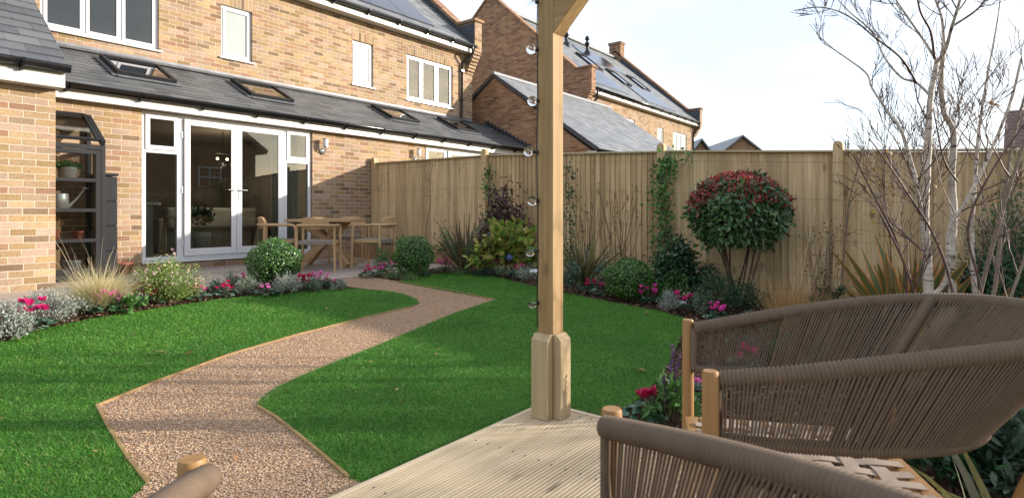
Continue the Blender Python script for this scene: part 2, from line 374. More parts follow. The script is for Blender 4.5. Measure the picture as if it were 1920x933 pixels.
M['black']=plain('black_rubber',(.01,.01,.01),.4)
# ------------------------------------------------------------------ the ground
g=NG('bed_soil'); g.base(g.ramp(g.noise(g.pos(),18,6,.7),[(.3,(.045,.028,.018)),(.7,(.12,.075,.05))])).rough(1).spec(.1); g.bump(g.noise(g.pos(),35,5,.7),1,.02); M['soil']=g.m
g=NG('lawn_soil'); g.base(g.ramp(g.noise(g.pos(),5,5,.6),[(.3,(.030,.085,.012)),(.7,(.05,.13,.02))])).rough(1).spec(.1); M['turf']=g.m
g=NG('gravel'); vo=g.n('ShaderNodeTexVoronoi'); g.l(g.pos(),vo.inputs[0]); vo.inputs['Scale'].default_value=140
c=g.ramp(g.xyz(vo.outputs['Color'])[0],[(0,(.30,.19,.12)),(.25,(.48,.31,.20)),(.5,(.58,.40,.26)),(.75,(.46,.31,.21)),(1,(.68,.52,.38))])
c=g.mix(1,c,g.ramp(vo.outputs['Distance'],[(.2,(1,1,1)),(.75,(.35,.3,.27))]),'MULTIPLY'); c=g.mix(1,c,g.ramp(g.noise(g.pos(),2.2,3),[(.3,(.88,.86,.86)),(.7,(1.05,1.02,1))]),'MULTIPLY')
g.base(c).rough(.9).spec(.2); g.bump(vo.outputs['Distance'],-.9,.012); M['gravel']=g.m
g=NG('gravel_stone'); g.base(g.ramp(g.island(),[(0,(.44,.27,.15)),(.2,(.59,.39,.23)),(.45,(.67,.47,.29)),(.6,(.55,.39,.26)),(.75,(.71,.53,.35)),(.9,(.50,.40,.32)),(1,(.78,.65,.49))])).rough(.8).spec(.3); M['stone']=g.m
g=NG('paving'); X,Y,Z=g.xyz(g.pos()); br=g.n('ShaderNodeTexBrick'); g.l(g.pos(),br.inputs[0]); br.inputs['Scale'].default_value=1; br.inputs['Brick Width'].default_value=.6; br.inputs['Row Height'].default_value=.45; br.inputs['Mortar Size'].default_value=.007; br.offset=.5
br.inputs['Color1'].default_value=(.46,.38,.31,1); br.inputs['Color2'].default_value=(.36,.30,.26,1); br.inputs['Mortar'].default_value=(.20,.17,.14,1)
g.base(g.mix(.5,br.outputs[0],g.ramp(g.noise(g.pos(),6,6,.65),[(.3,(.62,.60,.58)),(.7,(1,1,1))]),'MULTIPLY')).rough(.75).spec(.3); g.bump(g.noise(g.pos(),30,4),.3,.004); M['paving']=g.m
g=NG('far_ground'); g.base(g.ramp(g.noise(g.pos(),.3,4),[(.3,(.05,.08,.03)),(.7,(.09,.11,.05))])).rough(1); M['far']=g.m

mb=MB(); ys=[-400,-13,-3,0,400]
for i in range(4):
    y0,y1=ys[i],ys[i+1]; mb.add([(-400,y0,gz(y0)-.05),(400,y0,gz(y0)-.05),(400,y1,gz(y1)-.05),(-400,y1,gz(y1)-.05)],[(0,1,2,3)])
tag(mb.build('ground',M['far']),kind='structure')
def G2(*pts): return [ground(px,py) for px,py in pts]
LEFT_LAWN=G2((0,642),(60,622),(130,607),(200,594),(300,578),(400,563),(500,552),(590,545),(650,541),(720,545),(760,552),(782,561),(786,569),(770,576),(700,592),(560,627),(430,665),(300,713),(182,761),(205,805),(240,860),(275,905))
b=LEFT_LAWN[-1]; LEFT_LAWN+= [cam2w(-1.35,1.75,0),cam2w(-1.2,.8,0),cam2w(-4,.3,0),cam2w(-6.2,2.5,0)]
RIGHT_LAWN=G2((928,562),(850,588),(720,643),(560,707),(515,728),(490,746),(482,758),(488,766),(520,785),(560,817),(600,850),(652,895))
XC,YC=-4.767,-7.52; DZ=-.19
RIGHT_LAWN+= [Vector((RIGHT_LAWN[-1].x+.02,YC-.1,0)),Vector((XC+.0,YC-.1,0)),Vector((XC-.02,YC-.3,0))]+G2((1172,768),(1215,735),(1250,690),(1268,650),(1292,610),(1288,598),(1240,584),(1180,573),(1120,562),(1060,549),(1000,537),(950,524),(905,513),(868,509),(820,513),(775,521),(746,529))
# gravel path sits between the two lawns: one sheet under both
PATH=G2((640,522),(690,517),(745,527),(860,548),(928,562),(850,588),(720,643),(560,707),(482,762),(560,817),(652,895))
PATH+= [Vector((RIGHT_LAWN[12].x+.3,YC-.6,0)),cam2w(-.9,.9,0),cam2w(-1.3,.9,0),cam2w(-1.35,1.75,0)]+G2((275,905),(240,860),(205,805),(182,761),(300,713),(430,665),(560,627),(700,592),(786,569),(760,552),(700,543),(650,537))
def sheet(name,poly,m,dz,kind='structure'):
    bm=bmesh.new(); vs=[bm.verts.new((p.x,p.y,gz(p.y)+dz)) for p in poly]; f=bm.faces.new(vs); bmesh.ops.triangulate(bm,faces=[f]); bm.normal_update()
    for f in bm.faces:
        if f.normal.z<0: f.normal_flip()
    me=bpy.data.meshes.new(name); bm.to_mesh(me); bm.free(); me.materials.append(m); o=bpy.data.objects.new(name,me); COL.objects.link(o); o['kind']=kind; return o
sheet('flower_bed_soil',[Vector((-9,-2.9,0)),Vector((-.5,-2.9,0)),Vector((-.5,0,0)),Vector((.1,0,0)),Vector((.1,-12.5,0)),Vector((-12,-12.5,0)),Vector((-12,-3.2,0))],M['soil'],-.012)
sheet('lawn',LEFT_LAWN,M['turf'],.004); sheet('lawn',RIGHT_LAWN,M['turf'],.004)
sheet('gravel_path',PATH,M['gravel'],.0)
mb=MB(); mb.box((-9.5,-2.95,-.06),(-.62,0,0)); mb.box((-.62,-.9,-.06),(.02,0,-.001)); mb.build('patio',M['paving'])['kind']='structure'
# scattered stones on the path
P=sample_poly(PATH,80000,1.6); k_=1800; J=P[:k_]+RNG.normal(0,.09,(k_,2)); P=np.concatenate([P,J]); n=len(P)
octa=np.array([(1,0,0),(-1,0,0),(0,1,0),(0,-1,0),(0,0,1),(0,0,-1)],float)
V=octa[None]*RNG.uniform(.6,1.3,(n,6,1))*(.0014+.0036*RNG.random((n,1,1))**1.8)*np.array([1.25,1.0,.75])
an=RNG.uniform(0,2*PI,n); ca,sa=np.cos(an)[:,None],np.sin(an)[:,None]; tl=RNG.uniform(-.5,.5,n)[:,None]
x=V[:,:,0]*ca-V[:,:,1]*sa; y=V[:,:,0]*sa+V[:,:,1]*ca; z=V[:,:,2]+x*tl*.4
gzv=np.where(P[:,1]>-3,0,-.05*(np.minimum(-P[:,1],13)-3))
V=np.stack([x+P[:,0:1],y+P[:,1:2],z+gzv[:,None]+.003],2)
F=(np.arange(n)*6)[:,None,None]+np.array([(0,2,4),(2,1,4),(1,3,4),(3,0,4),(2,0,5),(1,2,5),(3,1,5),(0,3,5)])[None]
np_mesh('gravel_stones',V,F.reshape(-1,3),M['stone'],kind='stuff')
# timber edging of the path
def edging(name,label,pts):
    mb=MB(); P=G2(*pts)
    for a,b in zip(P[:-1],P[1:]):
        a=Vector((a.x,a.y,gz(a.y)-.01)); b=Vector((b.x,b.y,gz(b.y)-.01)); mb.bar(a-Vector((0,0,.013)),b+(b-a)*.01-Vector((0,0,.013)),.016,.07)
    return tag(mb.build(name,M['edge'],bevel=.002),label,'edging','timber edging of the gravel path')
edging('path_edging','thin timber edging along the left lawn side of the gravel path',[(275,905),(240,860),(205,805),(182,761),(300,713),(430,665),(560,627),(700,592),(770,576)])
edging('path_edging','timber edging board between the right lawn corner and the deck',[(482,762),(520,785),(560,817),(600,850),(652,895)])
edging('path_edging','low timber edging along the far side of the right lawn',[(746,528),(800,536),(860,548),(928,562)])
# grass
g=NG('grass'); X,Y,Z=g.xyz(g.obj()); r=g.island()
c=g.ramp(r,[(0,(.055,.185,.022)),(.35,(.085,.275,.032)),(.7,(.125,.35,.045)),(.93,(.19,.40,.07)),(.97,(.30,.34,.12)),(1,(.42,.36,.18))])
c=g.mix(.9,c,g.ramp(g.noise(g.pos(),1.6,5,.65),[(.28,(.62,.70,.62)),(.5,(.95,.97,.92)),(.72,(1.30,1.12,.95))]),'MULTIPLY')
g.base(c).rough(.45).spec(.35); tr=g.n('ShaderNodeBsdfTranslucent'); g.l(c,tr.inputs[0]); ms=g.n('ShaderNodeMixShader'); ms.inputs[0].default_value=.3; g.l(g.b.outputs[0],ms.inputs[1]); g.l(tr.outputs[0],ms.inputs[2]); g.l(ms.outputs[0],g.out.inputs[0]); M['grass']=g.m
def grass(poly,n,pw):
    P=sample_poly(poly,n,pw); n=len(P); d=np.hypot(P[:,0]-CAM.x,P[:,1]-CAM.y)
    gzv=np.where(P[:,1]>-3,0,-.05*(np.minimum(-P[:,1],13)-3))
    B=np.stack([P[:,0],P[:,1],gzv],1); D=RNG.normal(0,.42,(n,3)); D[:,2]=1
    lf=.5+.5*np.sin(P[:,0]*2.3+np.sin(P[:,1]*3.1))*np.sin(P[:,1]*2.9+P[:,0]); L=RNG.uniform(.014,.030,n)*(.75+.45*lf)*np.where(RNG.random(n)<.03,1.5,1); W=.0014+.00072*d*RNG.uniform(.6,1.2,n)*.9
    V,F=blades_vf(B,D,L,W,RNG.uniform(.2,1.0,n),K=2); return np_mesh('grass',V,F,M['grass'],kind='stuff')
grass(LEFT_LAWN,330000,1.35); grass(RIGHT_LAWN,310000,1.35)
# bark mulch on the beds
g=NG('bark'); g.base(g.ramp(g.island(),[(0,(.04,.022,.014)),(.4,(.10,.055,.035)),(.75,(.17,.10,.065)),(1,(.28,.20,.14))])).rough(.9).spec(.2); M['bark']=g.m
BED1=[Vector((-8.5,-2.97,0)),Vector((-3.05,-2.97,0))]+G2((650,538),(590,543),(500,550),(400,561),(300,576),(200,592),(130,605),(60,620),(0,640))
BED2=G2((690,517),(745,527),(775,520),(820,512),(868,508),(905,512),(950,523),(1000,536),(1060,548),(1120,561),(1180,572),(1240,583),(1288,597),(1292,610),(1268,650),(1250,690),(1215,735),(1172,768))+[Vector((XC+.03,YC-.2,0)),Vector((XC+.03,-11.5,0)),Vector((0,-11.5,0)),Vector((0,-1.0,0)),Vector((-.6,-1.0,0)),Vector((-.6,-2.97,0)),Vector((-2.5,-2.97,0))]
def mulch(poly,n):
    P=sample_poly(poly,n,.7); n=len(P); gzv=np.where(P[:,1]>-3,0,-.05*(np.minimum(-P[:,1],13)-3))
    C=np.stack([P[:,0],P[:,1],gzv+RNG.uniform(.0,.022,n)],1); D=RNG.normal(0,1,(n,3)); D[:,2]*=.35; N=RNG.normal(0,.5,(n,3)); N[:,2]=1
    V,F=leaves_vf(C,D,N,RNG.uniform(.02,.06,n),RNG.uniform(.008,.02,n),.1,0); return np_mesh('bark_mulch',V,F,M['bark'],kind='stuff')
mulch(BED1,9000); mulch(BED2,26000)

# ------------------------------------------------------------------ the house
def wall_holes(mb,x0,x1,z0,z1,holes,y,rev=.09,back=None):
    """brick skin facing -y with openings and reveals"""
    xs=sorted({x0,x1}|{h[0] for h in holes}|{h[1] for h in holes}); zs=sorted({z0,z1}|{h[2] for h in holes}|{h[3] for h in holes})
    xs=[x for x in xs if x0<=x<=x1]; zs=[z for z in zs if z0<=z<=z1]
    for a,b in zip(xs[:-1],xs[1:]):
        for c,d in zip(zs[:-1],zs[1:]):
            cx,cz=(a+b)/2,(c+d)/2
            if any(h[0]<cx<h[1] and h[2]<cz<h[3] for h in holes): continue
            mb.add([(a,y,c),(b,y,c),(b,y,d),(a,y,d)],[(0,1,2,3)])
    for h in holes:
        a,b,c,d=h; mb.add([(a,y,c),(a,y+rev,c),(a,y+rev,d),(a,y,d)],[(0,1,2,3)]); mb.add([(b,y,c),(b,y,d),(b,y+rev,d),(b,y+rev,c)],[(0,1,2,3)])
        mb.add([(a,y,d),(a,y+rev,d),(b,y+rev,d),(b,y,d)],[(0,1,2,3)]); mb.add([(a,y,c),(b,y,c),(b,y+rev,c),(a,y+rev,c)],[(0,1,2,3)])
def window(parent,x0,x1,z0,z1,y,divs=(),pane='glass',fw=.06,soldier=True,back=True,sillm=None,brickm='brick_soldier'):
    """upvc casement with sashes; divs = x positions of mullions"""
    f=MB(); yy=y+.05; e=[x0]+list(divs)+[x1]
    f.box((x0,yy-.005,z0),(x0+fw,yy+.06,z1)); f.box((x1-fw,yy-.005,z0),(x1,yy+.06,z1)); f.box((x0+fw,yy-.005,z0),(x1-fw,yy+.06,z0+fw)); f.box((x0+fw,yy-.005,z1-fw),(x1-fw,yy+.06,z1))
    for d in divs: f.box((d-.03,yy-.004,z0+fw),(d+.03,yy+.06,z1-fw))
    sw=.045; ps=[]
    for i,(a,b) in enumerate(zip(e[:-1],e[1:])):
        a2=a+(fw if i==0 else .03)-.012; b2=b-(fw if i==len(e)-2 else .03)+.012; c2,d2=z0+fw-.012,z1-fw+.012
        f.box((a2,yy-.02,c2),(a2+sw,yy-.006,d2)); f.box((b2-sw,yy-.02,c2),(b2,yy-.006,d2)); f.box((a2+sw,yy-.02,c2),(b2-sw,yy-.006,c2+sw)); f.box((a2+sw,yy-.02,d2-sw),(b2-sw,yy-.006,d2))
        ps.append((a2+sw-.006,b2-sw+.006,c2+sw-.006,d2-sw+.006))
    w=f.build('window',M['upvc'],parent,bevel=.003)
    for a,b,c,d in ps:
        p=MB(); p.box((a,yy+.0,c),(b,yy+.006,d)); p.build('pane',M[pane],w)
    s=MB(); s.box((x0-.04,y-.045,z0-.032),(x1+.04,yy-.021,z0-.002)); s.build('sill',M['upvc'],w,bevel=.004)
    if soldier:
        s=MB(); s.box((x0-.02,y-.003,z1+.006),(x1+.02,y+.02,z1+.225)); s.build('soldier_course',M[brickm],parent)
    return w
def slates(mb,p0,ux,up,nrm,W,H,cw=.25,ch=.2,th=.008,holes=()):
    """double-lap slates from eave corner p0; ux along the eave, up = up the slope"""
    p0,ux,up,nrm=map(Vector,(p0,ux,up,nrm)); rows=int(math.ceil(H/ch)); 
    for r in range(rows):
        a=r*ch; b=min((r+1)*ch+.0,H); o=(cw/2 if r%2 else 0); k=-1
        x=-o
        while x<W:
            xa,xb=max(x,0)+.0015,min(x+cw,W)-.0015; x+=cw
            if xb-xa<.01: continue
            j=random.uniform(-.0015,.0015); jl=random.uniform(-.004,.004)
            q=lambda u,v,h: p0+ux*u+up*v+nrm*h
            lo=a-.03+jl; hi=b
            P=[q(xa,lo,th*1.0+.010+j),q(xb,lo,th*1.0+.010+j*.5),q(xb,hi,.003),q(xa,hi,.003),q(xa,lo,.003+j),q(xb,lo,.003+j)]
            mb.add(P,[(0,1,2,3),(4,5,1,0),(4,0,3),(5,2,1)])
def gutter(parent,x0,x1,y,z,r=.056,step=.9,first=.4,m='gutter'):
    """half-round gutter along x, its back against the fascia at y; z = rim"""
    yc=y-r-.004; mb=MB(); V=[];F=[]; k=10
    for x in (x0,x1):
        for rr in (r,r-.006):
            for j in range(k+1):
                a=PI+PI*j/k; V.append((x,yc+rr*math.cos(a),z+1.5*rr*math.sin(a)))
    n=k+1
    for j in range(k):
        F.append((j,j+1,2*n+j+1,2*n+j)); F.append((n+j+1,n+j,3*n+j,3*n+j+1)); F.append((j+1,j,n+j,n+j+1)); F.append((2*n+j,2*n+j+1,3*n+j+1,3*n+j))
    F.append((0,2*n,3*n,n)); F.append((k,n+k,3*n+k,2*n+k)); mb.add(V,F,True)
    for x in (x0,x1): mb.add([(x,yc+r*math.cos(PI+PI*j/k),z+1.5*r*math.sin(PI+PI*j/k)) for j in range(k+1)],[tuple(range(k+1))])
    gt=mb.build('gutter',M[m],parent); x=x0+first
    while x<x1:
        b=MB()
        pts=[(x,yc+(r+.006)*math.cos(PI+PI*j/8),z+1.5*(r+.005)*math.sin(PI+PI*j/8)) for j in range(9)]
        for p,q in zip(pts[:-1],pts[1:]): b.obox(((p[0]+q[0])/2,(p[1]+q[1])/2,(p[2]+q[2])/2),(.014,0,0),((Vector(q)-Vector(p))*.55),(Vector((1,0,0)).cross(Vector(q)-Vector(p)).normalized()*.004))
        b.box((x-.014,y-.05,z-1.5*r-.035),(x+.014,y-.002,z-.05)); b.build('gutter_bracket',M[m],gt); x+=step
    return gt
def roofline(pts,parent,name,m,w,h): 
    mb=MB()
    for a,b in zip(pts[:-1],pts[1:]): mb.bar(a,b,w,h)
    return mb.build(name,m,parent)
H1=thing('terraced_house','yellow brick terraced house with slate lean-to roof and white patio doors facing the garden','house',(-3,2,0))
XW,YW=-5.46,-1.35           # corner of the side wing
EZ=2.34                      # underside of the lower fascia
dx0=on_y(266,490,0).x; dx1=on_y(586,460,0).x; nx0=on_y(797,290,0).x; nx1=nx0+(dx1-dx0)
mb=MB(); wall_holes(mb,XW,5.1,0,EZ+.3,[(dx0,dx1,.10,EZ),(nx0,nx1,.10,EZ)],0,.11); mb.build('wall',M['brick'],H1)
mb=MB(); wall_holes(mb,-9.6,XW,-.02,EZ+.1,[],YW); mb.add([(XW,YW,-.02),(XW,0,-.02),(XW,0,3.0),(XW,YW,EZ+.1)],[(0,1,2,3)]); mb.build('wing_wall',M['brick'],H1)
UY=1.5
w1=(on_y(75,0,UY).x,on_y(298,93,UY).x,on_y(298,95,UY).z); 
W=[(w1[0],w1[1],w1[2],w1[2]+1.15,(on_y(160,50,UY).x,on_y(228,50,UY).x),'glass')]
for (px0,px1,pt,pb,dv,pn) in ((415,473,7,106,(),'frost'),(661,700,74,157,(),'frost'),(762,849,101,186,(791,820),'glass')):
    W.append((on_y(px0,50,UY).x,on_y(px1,50,UY).x,on_y(px0,pb,UY).z,on_y(px0,pt,UY).z,tuple(on_y(d,50,UY).x for d in dv),pn))
UZ=5.21; XR=4.33
mb=MB(); wall_holes(mb,-9.6,XR+.25,3.0,UZ+.1,[w[:4] for w in W],UY); mb.add([(XR+.25,UY,3.0),(XR+.25,UY+9,3.0),(XR+.25,UY+9,UZ),(XR+.25,UY,UZ)],[(0,1,2,3)]); mb.build('upper_wall',M['brick'],H1)
for w in W: window(H1,w[0],w[1],w[2],w[3],UY,w[4],w[5])
for w in W:
    if w[5]=='glass':
        mb=MB(); mb.add([(w[0],UY+.12,w[2]),(w[1],UY+.12,w[2]),(w[1],UY+1.6,w[2]),(w[0],UY+1.6,w[2]),(w[0],UY+.12,w[3]),(w[1],UY+.12,w[3]),(w[1],UY+1.6,w[3]),(w[0],UY+1.6,w[3])],[(0,1,2,3),(4,7,6,5),(3,2,6,7),(0,3,7,4),(1,5,6,2)]); mb.build('bedroom_interior',M['room'],H1)
# lower fascia, soffit, gutter, lean-to roof
FYv=-.14
mb=MB(); mb.box((XW+.02,FYv,EZ),(5.1,FYv+.02,EZ+.17)); mb.box((XW+.02,FYv+.022,EZ+.002),(5.1,-.002,EZ+.02)); mb.build('fascia',M['fascia'],H1)
gutter(H1,XW+.03,5.08,FYv,2.535,first=.35,step=.86)
ang=math.atan2(3.385-2.55,UY+.2); up=Vector((0,math.cos(ang),math.sin(ang))); nr=Vector((0,-math.sin(ang),math.cos(ang)))
E0=Vector((XW-.6,-.19,2.545)); HL=(Vector((0,UY,3.385))-Vector((0,-.19,2.545))).length
mb=MB(); slates(mb,E0,(1,0,0),up,nr,5.1-E0.x,HL,.28,.165); r=mb.build('lean_to_roof',M['slate'],H1)
mb=MB(); mb.add([E0-nr*.01,E0+Vector((5.1-E0.x,0,0))-nr*.01,Vector((5.1,UY,3.375)),Vector((E0.x,UY,3.375))],[(0,1,2,3)]); mb.build('roof_deck',M['slate'],r)
mb=MB(); mb.box((XW-1,UY-.012,3.30),(XR+.2,UY-.002,3.46)); mb.bar((XW-1,UY-.07,3.385),(XR+.2,UY-.07,3.385),.13,.012,up=nr); mb.build('lead_flashing',M['lead'],H1)
mb=MB()
for i in range(12):
    t=i/12; y=-.15+t*(UY+.1); z=2.56+t*.84; mb.box((5.085,y,z-.02),(5.097,y+.17,z+.14))
mb.build('step_flashing',M['lead_dark'],H1)
# roof windows on the lean-to
def roof_window(parent,P,ux,up,nr,w,h,label=None):
    P,ux,up,nr=map(Vector,(P,ux,up,nr)); q=lambda u,v,n: P+ux*u+up*v+nr*n; f=MB(); t=.055
    def rb(u0,u1,v0,v1,n0,n1): f.obox(q((u0+u1)/2,(v0+v1)/2,(n0+n1)/2),ux*(u1-u0)/2,up*(v1-v0)/2,nr*(n1-n0)/2)
    rb(0,t,0,h,0,.085); rb(w-t,w,0,h,0,.085); rb(t,w-t,0,t,0,.075); rb(t,w-t,h-t*1.5,h,0,.095)
    fr=f.build('roof_window',M['blackgrey'],parent,bevel=.004)
    f=MB(); rb(t,w-t,t,h-t*1.5,.055,.061); f.build('pane',M['glass_dark'],fr)
    f=MB(); rb(-.06,0-.001,-.06,h+.05,.012,.02); rb(w+.001,w+.06,-.06,h+.05,.012,.02); rb(0,w,-.09,0-.001,.014,.024); f.build('lead_flashing',M['lead'],fr)
    f=MB(); rb(t,w-t,t,h-t*1.5,-.25,-.24); f.build('blind',M['room_light'],fr)
    return fr
for (a,b) in (((176,101),(219,133)),((418,145),(471,175)),((679,193),(735,219)),((802,216),(858,240))):
    tl=on_plane(*a,E0+nr*.08,nr); bl=on_plane(*b,E0+nr*.08,nr); roof_window(H1,Vector((bl.x,E0.y,E0.z))+up*((bl-E0).dot(up))+nr*.012,(1,0,0),up,nr,.82,min(.98,(tl-bl).dot(up)+.02))
# wing roof
ea=math.radians(36.5); upw=Vector((0,math.cos(ea),math.sin(ea))); nw=Vector((0,-math.sin(ea),math.cos(ea))); WE=Vector((-9.6,YW-.24,2.455)); XV=XW+.06
mb=MB(); slates(mb,WE,(1,0,0),upw,nw,XV-WE.x,3.6,.31,.205); r=mb.build('wing_roof',M['slate'],H1)
mb=MB(); mb.add([WE-nw*.012,WE+Vector((XV-WE.x-.01,0,0))-nw*.012,WE+Vector((XV-WE.x-.01,0,0))+upw*3.6-nw*.012,WE+upw*3.6-nw*.012],[(0,1,2,3)])
mb.add([(XV-.02,YW-.2,2.45),(XV-.02,YW+2.6,4.55),(XV-.02,YW+2.6,2.45)],[(0,1,2)]); mb.build('roof_deck',M['slate'],r)
mb=MB(); mb.box((-9.6,YW-.19,2.22),(XW+.04,YW-.17,2.41)); mb.box((-9.6,YW-.168,2.222),(XW+.04,YW-.002,2.24)); mb.box((XW+.02,YW-.169,2.225),(XW+.04,YW+.0,2.41)); mb.build('wing_fascia',M['fascia'],H1)
gutter(H1,-9.6,XW+.07,YW-.19,2.46,first=.2)
mb=MB(); mb.tube([(XW+.10,-.20,2.48),(XW+.10,-.20,2.30),(XW+.05,-.06,2.12),(XW+.05,-.06,1.2)],.034,12); mb.tube([(XW+.10,-.20,2.33),(XW+.10,-.20,2.29)],.042,12); mb.tube([(XW+.055,-.075,2.16),(XW+.05,-.06,2.10)],.042,12); mb.build('downpipe',M['gutter'],H1)
# upper eaves
mb=MB(); mb.box((-9.6,UY-.26,UZ),(XR,UY-.24,UZ+.17)); mb.box((-9.6,UY-.238,UZ+.002),(XR,UY-.002,UZ+.02)); mb.build('upper_fascia',M['fascia'],H1)
gutter(H1,-9.6,XR+.06,UY-.26,UZ+.20,first=.5)
def parapet(parent,x0,x1,yf,ze,yr,zr,side,mat,corb=4.67):
    """raking parapet: front kneeler at yf, ridge at (yr,zr), down the far side; plus corbels"""
    sl=(zr-ze)/(yr-yf); t=.32; prof=[(yf,ze-.02),(yf,ze+.78),(yf+.62,ze+.78),(yr,zr+.38),(2*yr-yf,ze+.3),(2*yr-yf,ze-.02)]
    mb=MB(); mb.prism([(x0,y,z) for y,z in prof],(x1-x0,0,0)); p=mb.build('parapet',mat,parent)
    mb=MB(); c=[(yf-.05,ze+.80),(yf+.64,ze+.80),(yr,zr+.41),(2*yr-yf,ze+.33)]
    for a,b in zip(c[:-1],c[1:]): mb.bar(((x0+x1)/2,a[0],a[1]+.03),((x0+x1)/2,b[0],b[1]+.03),x1-x0+.1,.07)
    mb.build('coping',M['brick_red'],p)
    mb=MB(); lx=x0-.014 if side>0 else x1+.002
    mb.prism([(lx,yf+.02,ze-.02),(lx,yf+.02,ze+.74),(lx,yf+.62,ze+.74),(lx,yr,zr+.34),(lx,yr,zr-.05)],(.012,0,0)); mb.build('lead_facing',M['lead_dark'],p)
    mb=MB(); n=7
    for i in range(n):
        z=ze-.02-(i+1)*(ze-.02-corb)/n; mb.box((x0+.004,yf+(UY-yf)*(i+.6)/n,z+.01),(x1-.004,UY+.01,z+(ze-.02-corb)/n-.001))
    mb.build('corbel',mat,p)
    return p
parapet(H1,XR+.0,XR+.28,UY-.33,5.28,5.93,9.35,1,M['brick'])
EU=Vector((-9.6,UY-.30,5.40)); RU=Vector((0,5.93,9.4)); au=math.atan2(RU.z-EU.z,RU.y-EU.y); upu=Vector((0,math.cos(au),math.sin(au))); nu=Vector((0,-math.sin(au),math.cos(au)))
mb=MB(); slates(mb,EU,(1,0,0),upu,nu,XR-EU.x-.015,5.9,.3,.2); r=mb.build('roof',M['slate_far'],H1)
mb=MB(); mb.add([EU-nu*.01,EU+Vector((XR-EU.x-.02,0,0))-nu*.01,EU+Vector((XR-EU.x-.02,0,0))+upu*6.2-nu*.01,EU+upu*6.2-nu*.01],[(0,1,2,3)]); mb.add([(-9.6,5.93,9.3),(XR,5.93,9.3),(XR,11,5.3),(-9.6,11,5.3)],[(0,1,2,3)]); mb.build('roof_deck',M['slate_far'],r)
a=on_plane(672,0,EU,nu); b=on_plane(815,53,EU,nu); va=(b-EU).dot(upu); xb=b.x
for k in range(4):
    mb=MB(); c=EU+Vector((xb-EU.x-(k+.5)*1.02,0,0))+upu*(va+.85)+nu*.03; mb.obox(c,(.50,0,0),upu*.82,nu*.015); mb.build('solar_panel',M['solar'],H1)
mb=MB(); mb.tube([(XR-.10,UY-.33,5.33),(XR-.10,UY-.33,5.16),(XR-.22,UY-.05,4.92),(XR-.22,UY-.05,3.45)],.034,12)
for z in (4.7,3.9): mb.box((XR-.27,UY-.09,z),(XR-.17,UY-.002,z+.03))
mb.build('downpipe',M['gutter'],H1)
# garden side doors
def doorset(x0,x1,z0,z1,px=None,full=True):
    y=.06; w=x1-x0; d=MB(); fw=.055
    if px: xs=[on_y(p,400,.06).x for p in px]     # side frame, door edge, meeting, door edge, side frame
    else: xs=[x0+(x1-x0)*t for t in (.235,.265,.545,.80,.83)]
    zt=1.76
    d.box((x0,y-.02,z0),(x0+fw,y+.05,z1)); d.box((x1-fw,y-.02,z0),(x1,y+.05,z1)); d.box((x0+fw,y-.02,z1-fw),(x1-fw,y+.05,z1)); d.box((x0+fw,y-.02,z0),(x1-fw,y+.05,z0+.05))
    d.box((xs[0],y-.019,z0+.05),(xs[1],y+.05,z1-fw)); d.box((xs[3],y-.019,z0+.05),(xs[4],y+.05,z1-fw))
    d.box((x0+fw,y-.018,zt-.03),(xs[0],y+.049,zt+.03)); d.box((xs[4],y-.018,zt-.03),(x1-fw,y+.049,zt+.03))
    fr=d.build('patio_door_frame',M['upvc'],H1,bevel=.003)
    s=MB(); s.box((x0-.02,-.05,z0-.035),(x1+.02,y-.022,z0-.001)); s.build('sill',M['upvc'],fr,bevel=.003)
    for a,b in ((x0+fw,xs[0]),(xs[4],x1-fw)):
        p=MB(); p.box((a-.004,y+.012,z0+.046),(b+.004,y+.018,zt-.026)); p.build('pane',M['glass'],fr)
        t=MB(); q=.05; t.box((a-.01,y-.04,zt+.02),(a+q,y-.021,z1-fw+.01)); t.box((b-q,y-.04,zt+.02),(b+.01,y-.021,z1-fw+.01)); t.box((a+q,y-.04,zt+.02),(b-q,y-.021,zt+.03+q)); t.box((a+q,y-.04,z1-fw-q),(b-q,y-.021,z1-fw+.01)); tt=t.build('top_light',M['upvc'],fr,bevel=.003)
        p=MB(); p.box((a+q-.004,y-.03,zt+.026+q),(b-q+.004,y-.024,z1-fw-q+.004)); p.build('pane',M['glass'],tt)
    for i,(a,b) in enumerate(((xs[1],xs[2]),(xs[2],xs[3]))):
        a+=.003; b-=.003; q=.085; t=MB(); c0=z0+.052; c1=z1-fw-.004
        t.box((a,y-.055,c0),(a+q,y-.0205,c1)); t.box((b-q,y-.055,c0),(b,y-.0205,c1)); t.box((a+q,y-.055,c0),(b-q,y-.0205,c0+q+.02)); t.box((a+q,y-.055,c1-q),(b-q,y-.0205,c1)); dr=t.build('glazed_door',M['upvc'],H1,bevel=.003)
        p=MB(); p.box((a+q-.004,y-.043,c0+q+.016),(b-q+.004,y-.037,c1-q+.004)); p.build('pane',M['glass'],dr)
        hx=(b-q*.5) if i==0 else (a+q*.5); hz=(z0+z1)/2-.06
        h=MB(); h.box((hx-.016,y-.062,hz-.12),(hx+.016,y-.0551,hz+.12)); sx=-1 if i==0 else 1
        h.tube([(hx,y-.06,hz+.04),(hx,y-.10,hz+.04)],.008); h.tube([(hx,y-.10,hz+.04),(hx+sx*.11,y-.10,hz+.04)],.008); h.build('handle',M['metal'],dr)
        for zz in (z0+.25,hz+.02,z1-.3):
            h=MB(); ex=(a if i==0 else b); h.box((ex-.014-(.02 if i==0 else -.02),y-.034,zz-.05),(ex+.014-(.02 if i==0 else -.02),y-.0195,zz+.05)); h.build('hinge',M['upvc'],dr)
doorset(dx0+.01,dx1-.01,.145,EZ-.005,(331,343,441,528,537)); doorset(nx0+.01,nx1-.01,.145,EZ-.005)
